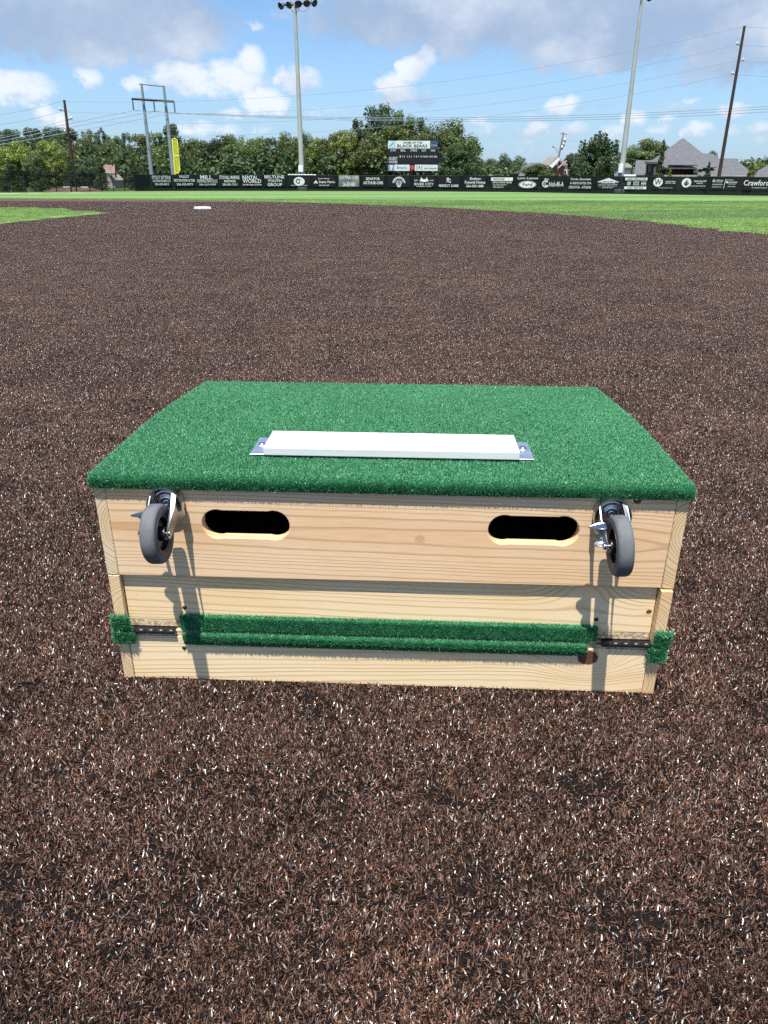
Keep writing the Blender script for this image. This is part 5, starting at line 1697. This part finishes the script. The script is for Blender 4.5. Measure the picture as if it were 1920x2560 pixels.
G_L, G_B, G_C, G_F, G_S = 'trees behind the left fence', 'trees in the belt behind the banners', 'tall tree clump around the scoreboard', 'far trees right of the scoreboard', 'young conifers planted along the fence'
TREES = [
    # far left backdrop, pines with rounded tops
    ('pine', 20, 324, 66, 125, 'leaf_pine', 'round topped dark pine at the extreme left', G_L),
    ('pine', 80, 321, 52, 125, 'leaf_pine', 'pine with a flat round top, second from the left edge', G_L),
    ('pine', 124, 319, 60, 126, 'leaf_pine', 'dark pine just left of the leaning wooden pole', G_L),
    ('pine', 168, 321, 60, 127, 'leaf_pine', 'broad dark pine directly behind the leaning wooden pole', G_L),
    ('tall', 218, 328, 46, 125, 'leaf_mid', 'feathery tree just right of the leaning wooden pole', G_L),
    ('tall', 247, 324, 36, 124, 'leaf_far', 'slim feathery tree above the brown roof', G_L),
    ('tall', 282, 342, 48, 124, 'leaf_mid', 'low feathery tree right above the brown house roof', G_L),
    ('tall', 311, 334, 34, 123, 'leaf_far', 'open crowned tree before the gap left of the pylon', G_L),
    ('round', 48, 345, 60, 118, 'leaf_dark', 'dark tree filling between the two left pines', G_L),
    ('round', 205, 350, 80, 118, 'leaf_mid', 'wide mid green tree low behind the leaning pole', G_L),
    ('round', 262, 362, 70, 117, 'leaf_mid', 'mid green tree behind the brown roof', G_L),
    ('round', 322, 372, 60, 116, 'leaf_dark', 'dark low tree under the gap left of the pylon', G_L),
    # nearer yellow green row at the left
    ('round', 12, 368, 56, 98, 'leaf_yellow', 'yellow green tree cut by the left picture edge', G_L),
    ('round', 48, 356, 62, 99, 'leaf_yellow', 'yellow green tree second from the left edge', G_L),
    ('round', 86, 384, 44, 96, 'leaf_light', 'small pale tree between two yellow green ones', G_L),
    ('tall', 118, 352, 62, 98, 'leaf_yellow', 'tall yellow green tree left of the leaning pole', G_L),
    ('round', 150, 376, 44, 96, 'leaf_yellow', 'yellow green tree touching the leaning pole', G_L),
    ('round', 222, 398, 42, 94, 'leaf_dark', 'small dark bush like tree left of the brown roof', G_L),
    # belt to the light pole
    ('tall', 350, 336, 48, 112, 'leaf_mid', 'bright tree top between the legs of the pylon', G_B),
    ('tall', 388, 333, 56, 113, 'leaf_mid', 'leafy tree inside the pylon right leg', G_B),
    ('pine', 425, 311, 52, 118, 'leaf_dark', 'tall dark pine rising behind the yellow foul pole', G_B),
    ('round', 400, 374, 60, 106, 'leaf_mid', 'lower tree in front of the pylon and foul pole', G_B),
    ('tall', 463, 357, 46, 108, 'leaf_mid', 'tree just right of the yellow foul pole', G_B),
    ('round', 497, 350, 56, 108, 'leaf_mid', 'second tree right of the yellow foul pole', G_B),
    ('round', 532, 349, 50, 107, 'leaf_dark', 'third tree right of the yellow foul pole', G_B),
    ('tall', 568, 338, 54, 108, 'leaf_mid', 'fourth and highest tree between foul pole and light pole', G_B),
    ('round', 606, 349, 50, 107, 'leaf_mid', 'fifth tree right of the yellow foul pole', G_B),
    ('round', 640, 345, 54, 107, 'leaf_mid', 'tree above the youth group banner', G_B),
    ('tall', 674, 346, 44, 108, 'leaf_dark', 'narrow dark tree two crowns left of the light pole', G_B),
    ('round', 715, 334, 62, 107, 'leaf_mid', 'wide tree just left of the grey light pole', G_B),
    ('round', 752, 331, 50, 109, 'leaf_dark', 'dark tree directly behind the grey light pole', G_B),
    ('tall', 788, 346, 46, 106, 'leaf_yellow', 'yellowish tree just right of the grey light pole', G_B),
    ('round', 822, 339, 54, 106, 'leaf_mid', 'second tree right of the grey light pole', G_B),
    ('tall', 862, 326, 60, 104, 'leaf_yellow', 'tall yellowish tree between light pole and scoreboard', G_B),
    # clump round the scoreboard
    ('tall', 893, 300, 44, 112, 'leaf_far', 'pale feathery tree at the left shoulder of the tall clump', G_C),
    ('round', 950, 264, 78, 114, 'leaf_pine', 'tallest dark crown of the clump, upper left of the scoreboard', G_C),
    ('round', 1007, 281, 56, 113, 'leaf_mid', 'second tallest crown directly above the scoreboard', G_C),
    ('tall', 1046, 296, 62, 112, 'leaf_mid', 'leafy crown at the upper right of the scoreboard', G_C),
    ('round', 920, 340, 80, 103, 'leaf_mid', 'lower bushy tree left of the scoreboard', G_C),
    ('round', 985, 322, 100, 106, 'leaf_mid', 'broad tree right behind the scoreboard', G_C),
    ('round', 1076, 334, 76, 104, 'leaf_dark', 'dark tree behind the scoreboard side extension', G_C),
    ('round', 1135, 302, 96, 110, 'leaf_mid', 'big round tree at the right end of the clump', G_C),
    ('round', 1152, 362, 74, 101, 'leaf_dark', 'lower dark skirt tree at the right end of the clump', G_C),
    # far, right of the clump
    ('round', 1204, 404, 44, 170, 'leaf_far', 'small far tree nearest the right of the big clump', G_F),
    ('round', 1232, 398, 50, 160, 'leaf_far', 'far tree above the funeral home banner', G_F),
    ('round', 1260, 386, 44, 155, 'leaf_far', 'tallest of the far trees left of the gabled house', G_F),
    ('round', 1292, 392, 50, 155, 'leaf_far', 'far tree touching the gabled house on its left', G_F),
    ('round', 1345, 411, 62, 100, 'leaf_light', 'rounded pale shrub tree in front of the gabled house', G_F),
    ('tall', 1430, 384, 40, 140, 'leaf_far', 'mid green tree between the gabled house and the dark tree', G_F),
    ('spiky', 1502, 334, 106, 96, 'leaf_dark', 'large dark round tree left of the right light pole', None),
    ('round', 1590, 366, 76, 140, 'leaf_light', 'pale green tree left of the grey roofed house', G_F),
    ('round', 1628, 349, 74, 142, 'leaf_light', 'taller pale green tree touching the grey roof', G_F),
    ('round', 1782, 379, 26, 150, 'leaf_light', 'tiny tree top peeping over the grey roof ridge', G_F),
    ('column', 1660, 352, 19, 92, 'leaf_dark', 'tall narrow dark cypress in front of the grey house', None),
    ('round', 1900, 410, 60, 130, 'leaf_yellow', 'yellow green tree behind the roofs at the right edge', G_F),
    ('round', 1868, 418, 40, 128, 'leaf_light', 'pale low tree beside the right end of the big roof', G_F),
    # young conifers along the fence
    ('cone', 20, 400, 58, 68, 'leaf_cone', 'wide conifer at the left picture edge behind the chain link', G_S),
    ('cone', 88, 396, 46, 70, 'leaf_cone', 'conifer behind the chain link, second from the left', G_S),
    ('cone', 170, 392, 42, 73, 'leaf_cone', 'conifer right beside the foot of the leaning pole', G_S),
    ('cone', 245, 393, 42, 77, 'leaf_cone', 'conifer in front of the brown roofed house', G_S),
    ('cone', 330, 392, 40, 82, 'leaf_cone', 'conifer just left of the pylon', G_S),
    ('cone', 1487, 421, 18, 84, 'leaf_cone', 'small bright conifer in front of the large dark tree', G_S),
    ('cone', 1582, 412, 14, 84, 'leaf_cone', 'small conifer right of the light pole cabinet', G_S),
    ('column', 1676, 421, 15, 82, 'leaf_yellow', 'small yellow green conifer right of the narrow cypress', G_S),
    ('column', 1774, 406, 18, 78, 'leaf_cone', 'small conifer in front of the big grey roof near the wooden pole', G_S),
    ('column', 1882, 406, 24, 76, 'leaf_yellow', 'small bushy conifer near the right picture edge', G_S),
]
for t_ in TREES:
    tree(*t_)

# undergrowth below the belt, and the far wooded ridge
def mass(name, px0, px1, pys, Y, depth, mat, n, size, label, sd):
    g_ = np.random.default_rng(sd)
    C, Rr = [], []
    k = int((px1 - px0) / 9)
    for i in range(k):
        px = px0 + (px1 - px0) * (i + g_.random()) / k
        yt = np.interp(px, *zip(*pys))
        zt = at(px, yt, Y)[2]
        for j in range(3):
            Yj = Y + g_.uniform(0, depth)
            q = at(px + g_.uniform(-4, 4), yt, Yj)
            C.append((q[0], Yj, max(0.4, q[2] * g_.uniform(0.15, 0.86)))); Rr.append(q[2] * g_.uniform(0.22, 0.34))
    V, Fq = leaf_cloud(C, Rr, n, size, sd)
    V[:, 2] = np.maximum(V[:, 2], 0.0)
    o = link(name, fast_mesh(name, V, Fq, 4), MT[mat])
    return tag(o, label, 'bushes', kind='stuff')
mass('undergrowth', -120, 1190, [(-120, 396), (330, 400), (360, 385), (1190, 385)], 101, 10, 'leaf_dark', 30000, 0.42, 'dense dark undergrowth filling the foot of the tree belt', 5)
mass('thicket', -120, 1185, [(-120, 350), (200, 350), (290, 368), (340, 358), (860, 356), (900, 335), (955, 306), (1090, 326), (1150, 330), (1185, 380)], 115, 6, 'leaf_dark', 110000, 0.24, 'solid mid green backdrop of foliage between the trees', 15)
mass('undergrowth', 1190, 1560, [(1190, 425), (1300, 424), (1400, 424), (1560, 425)], 150, 14, 'leaf_far', 9000, 0.6, 'low far bushes right of the big tree clump', 6)
mass('wooded_ridge', 1700, 2300, [(1700, 418), (1850, 402), (1905, 394), (1960, 398), (2300, 404)], 420, 60, 'leaf_far', 9000, 2.2, 'far bluish wooded ridge at the right edge', 8)
mass('wooded_ridge', 1180, 1760, [(1180, 424), (1300, 414), (1500, 418), (1760, 420)], 420, 60, 'leaf_far', 9000, 2.2, 'far wooded skyline behind the houses', 9)
mass('wooded_ridge', -700, 1200, [(-700, 380), (0, 372), (1200, 400)], 190, 30, 'leaf_dark', 16000, 1.3, 'dark wood closing the view behind the left trees', 10)

# ------------------------------------------------------------------ houses
def poly_px(name, P, mat, par, o, th=None):
    """P: list of (px, py, depth); a planar face with real depth, thickened a little"""
    V = [rel(at(x, y, Y), o) for x, y, Y in P]
    n = len(V)
    v0 = Vector(V[0])
    nn = (Vector(V[1]) - v0).cross(Vector(V[2]) - v0).normalized() * (th or 0.12)
    if nn.y < 0: nn = -nn
    V2 = [tuple(Vector(v) + nn) for v in V]
    return mesh(name, V + V2, [tuple(range(n)), tuple(range(n, 2 * n))[::-1]] + [(i, (i + 1) % n, n + (i + 1) % n, n + i) for i in range(n)], mat, par)

def walls(par, x0, x1, y0, y1, z1, mat, name='wall', z0=0.0):
    return box(name, (x0, y0, z0), (x1, y1, z1), mat, par)

# big grey hip roofed house at the right
o = at(1720, 440, 106); o[2] = 0
hs = thing('house', 'large house with a steep grey shingle roof filling the right behind the fence', 'house', o)
poly_px('roof', [(1585, 437.5, 104), (1590, 401, 110), (1624, 401, 110), (1632, 437.5, 104)], MT['roof_grey'], hs, o)
poly_px('roof', [(1628, 402, 107), (1660, 380, 110.5), (1703, 347, 116), (1710, 346, 116), (1757, 383, 110), (1790, 418, 105.2), (1760, 419, 105), (1664, 419, 105), (1640, 411, 106)], MT['roof_grey'], hs, o)['label'] = 'main steep pyramid roof'
poly_px('roof', [(1668, 412, 104.6), (1696, 374.5, 107.8), (1699, 374.5, 107.8), (1745, 412, 104.6)], MT['roof_grey'], hs, o)['label'] = 'lower front gable slope'
poly_px('roof', [(1757, 383, 110), (1784, 385, 110), (1796, 396, 109), (1836, 396, 109), (1872, 425, 105.5), (1876, 438.5, 104), (1744, 438.5, 104)], MT['roof_grey'], hs, o)['label'] = 'long right roof slope'
def hx(px, Y=105): return at(px, 430, Y)[0] - o[0]
def hz(py, px=1720, Y=105): return at(px, py, Y)[2]
box('porch_beam', (hx(1664), -1.2, hz(422.5)), (hx(1754), -0.95, hz(419.3)), MT['stone'], hs)
box('wall', (hx(1664), 1.8, 0), (hx(1754), 2.1, hz(421)), MT['shade'], hs)['label'] = 'recessed porch wall with the porch shade in its colour'
box('porch_post', (hx(1750.5), -1.2, 0), (hx(1753), -1.0, hz(422.4)), MT['fence_steel'], hs)
box('porch_post', (hx(1664), -1.2, 0), (hx(1666.5), -1.0, hz(422.4)), MT['fence_steel'], hs)
box('gutter', (hx(1745), -2.4, hz(440.5)), (hx(1876), -2.1, hz(437.8)), MT['stone'], hs)
box('wall', (hx(1746), -1.6, 0), (hx(1870), 8, hz(440.3)), MT['brick'], hs)
box('wall', (hx(1590), -0.6, 0), (hx(1616), 5, hz(436)), MT['stone'], hs)
box('low_wall', (hx(1655), -1.9, 0), (hx(1745), -1.5, hz(437.4)), MT['stone'], hs)
# recessed entry with a pale column and a window
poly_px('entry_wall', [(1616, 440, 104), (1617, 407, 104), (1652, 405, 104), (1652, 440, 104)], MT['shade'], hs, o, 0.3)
wn = poly_px('window', [(1618, 433, 103.9), (1618.5, 408, 103.9), (1630, 408, 103.9), (1630, 433, 103.9)], MT['fence_steel'], hs, o, 0.05)
poly_px('pane', [(1620, 431, 103.8), (1620.4, 411, 103.8), (1628, 411, 103.8), (1628, 431, 103.8)], MT['glass'], wn, o, 0.03)
poly_px('column', [(1634, 438, 103.5), (1635.5, 418, 103.5), (1641, 416, 103.5), (1640, 438, 103.5)], MT['stone'], hs, o, 0.4)
poly_px('roof', [(1612, 403.5, 103), (1630, 399.5, 105), (1657, 400.5, 105), (1660, 405.5, 103)], MT['roof_grey'], hs, o, 0.25)['label'] = 'small entry roof'

# white gabled house left of the dark tree
o = at(1385, 440, 128); o[2] = 0
h2 = thing('house', 'smaller house with white gable boards and brown brick beside the dark round tree', 'house', o)
poly_px('roof', [(1350, 412, 127), (1372, 392, 132), (1396, 391, 132), (1373, 414, 126.6)], MT['roof_tan'], h2, o)
poly_px('roof', [(1296, 442, 124), (1304, 417, 128), (1326, 407, 130), (1354, 406.5, 130), (1348, 442, 124)], MT['roof_grey'], h2, o)['label'] = 'low grey roof of the left wing'
poly_px('gable_board', [(1373, 415, 126.4), (1397, 393, 126.4), (1400, 399, 126.4), (1381, 420, 126.4)], MT['white_paint'], h2, o, 0.1)
poly_px('gable_board', [(1395, 418, 126), (1416, 400, 126), (1417, 403, 126), (1396, 421.5, 126)], MT['siding'], h2, o, 0.1)
poly_px('roof', [(1396, 392, 131), (1420, 412, 131), (1412, 416, 126.6), (1398, 400, 126.6)], MT['roof_tan'], h2, o)['label'] = 'right slope of the gabled roof'
poly_px('wall', [(1393, 445, 127.2), (1393, 412, 127.2), (1400, 402, 127.2), (1418, 414, 127.2), (1422, 445, 127.2)], MT['brick'], h2, o, 5.0)
w2 = poly_px('window', [(1409, 436, 127), (1409.3, 424, 127), (1418, 424, 127), (1418, 436, 127)], MT['white_paint'], h2, o, 0.05)
poly_px('pane', [(1411, 434.5, 126.9), (1411, 426, 126.9), (1416, 426, 126.9), (1416, 434.5, 126.9)], MT['glass'], w2, o, 0.03)

# grey roof corner at the right edge
o = at(1910, 440, 100); o[2] = 0
h3 = thing('house', 'grey roof corner of a third house at the right picture edge', 'house', o)
poly_px('roof', [(1885, 443, 98), (1895, 426, 101), (1918, 415, 103), (2010, 414, 103), (2020, 443, 98)], MT['roof_grey'], h3, o)
bx0 = at(1890, 440, 98)[0] - o[0]; bx1 = at(2015, 440, 98)[0] - o[0]
box('wall', (bx0, -1.6, 0), (bx1, 4, at(1900, 443.5, 98.4)[2]), MT['siding'], h3)

# pale house behind the light pole cabinet
o = at(1572, 440, 118); o[2] = 0
h4 = thing('house', 'small pale house with tan roof seen just right of the right light pole', 'house', o)
poly_px('roof', [(1556, 418, 117), (1562, 407, 120), (1570, 408, 120), (1588, 420, 117)], MT['roof_tan'], h4, o)
box('wall', (at(1558, 430, 117.6)[0] - o[0], -0.4, 0), (at(1584, 430, 117.6)[0] - o[0], 4, at(1572, 419, 117.6)[2]), MT['white_paint'], h4)

# brown roofed houses at the left
o = at(270, 440, 100); o[2] = 0
h5 = thing('house', 'brown shingled gable house half hidden among the left trees', 'house', o)
poly_px('roof', [(254, 417, 98), (262, 411, 101), (287, 411, 101), (287.5, 443, 96.5), (278, 437, 97)], MT['roof_brown'], h5, o)
poly_px('gable_board', [(254, 418, 96.3), (256, 416.5, 96.3), (293, 448, 96.3), (292, 452, 96.3)], MT['siding'], h5, o, 0.15)
poly_px('wall', [(252, 478, 97.5), (254, 419, 97.5), (276, 436, 97.5), (290, 450, 97.5), (290, 478, 97.5)], MT['siding'], h5, o, 3.0)
o = at(195, 440, 106); o[2] = 0
h6 = thing('house', 'grey tan roof corner showing just right of the leaning wooden pole', 'house', o)
poly_px('roof', [(183, 431, 104), (190, 409, 107), (196, 410, 107), (210, 431, 104)], MT['roof_tan'], h6, o)
box('wall', (at(184, 430, 104.5)[0] - o[0], -1, 0), (at(209, 430, 104.5)[0] - o[0], 3, at(196, 431.5, 104.5)[2]), MT['siding'], h6)

# bullpen mound behind the chain link
c = at(188, 476, 70)
bp = thing('bullpen_mound', 'low brown practice mound with two white slabs behind the chain link fence', 'practice mound', (c[0], 70, -0.03))
wm = (265 - 112) / 2040 * 70 / 2
bm = bmesh.new()
nr, na = 7, 28
rings = []
for i in range(nr + 1):
    r_ = i / nr
    z = 0.36 * (1 - r_ ** 2.2)
    rings.append([bm.verts.new((math.cos(a) * wm * max(r_, 0.02), math.sin(a) * 2.4 * max(r_, 0.02), z)) for a in np.linspace(0, 2 * math.pi, na, endpoint=False)])
for r0, r1 in zip(rings, rings[1:]):
    for k in range(na):
        bm.faces.new((r0[k], r0[(k + 1) % na], r1[(k + 1) % na], r1[k]))
bm.faces.new(rings[0][::-1])
bm_obj('clay_hump', bm, plain('brown_clay', (0.13, 0.07, 0.05), 0.9, 0, 0.2, 1), bp, True)
for px in (168, 212):
    q = at(px, 471, 70)
    box('slab', (q[0] - c[0] - 0.3, -0.1, 0.30), (q[0] - c[0] + 0.3, 0.06, 0.40), MT['white_paint'], bp, 0.01)

print('objects', len(bpy.data.objects), 'tris', sum(len(o_.data.loop_triangles) or sum(len(p_.vertices) - 2 for p_ in o_.data.polygons) if len(o_.data.polygons) < 2000 else len(o_.data.polygons) * 2 for o_ in bpy.data.objects if o_.type == 'MESH'))
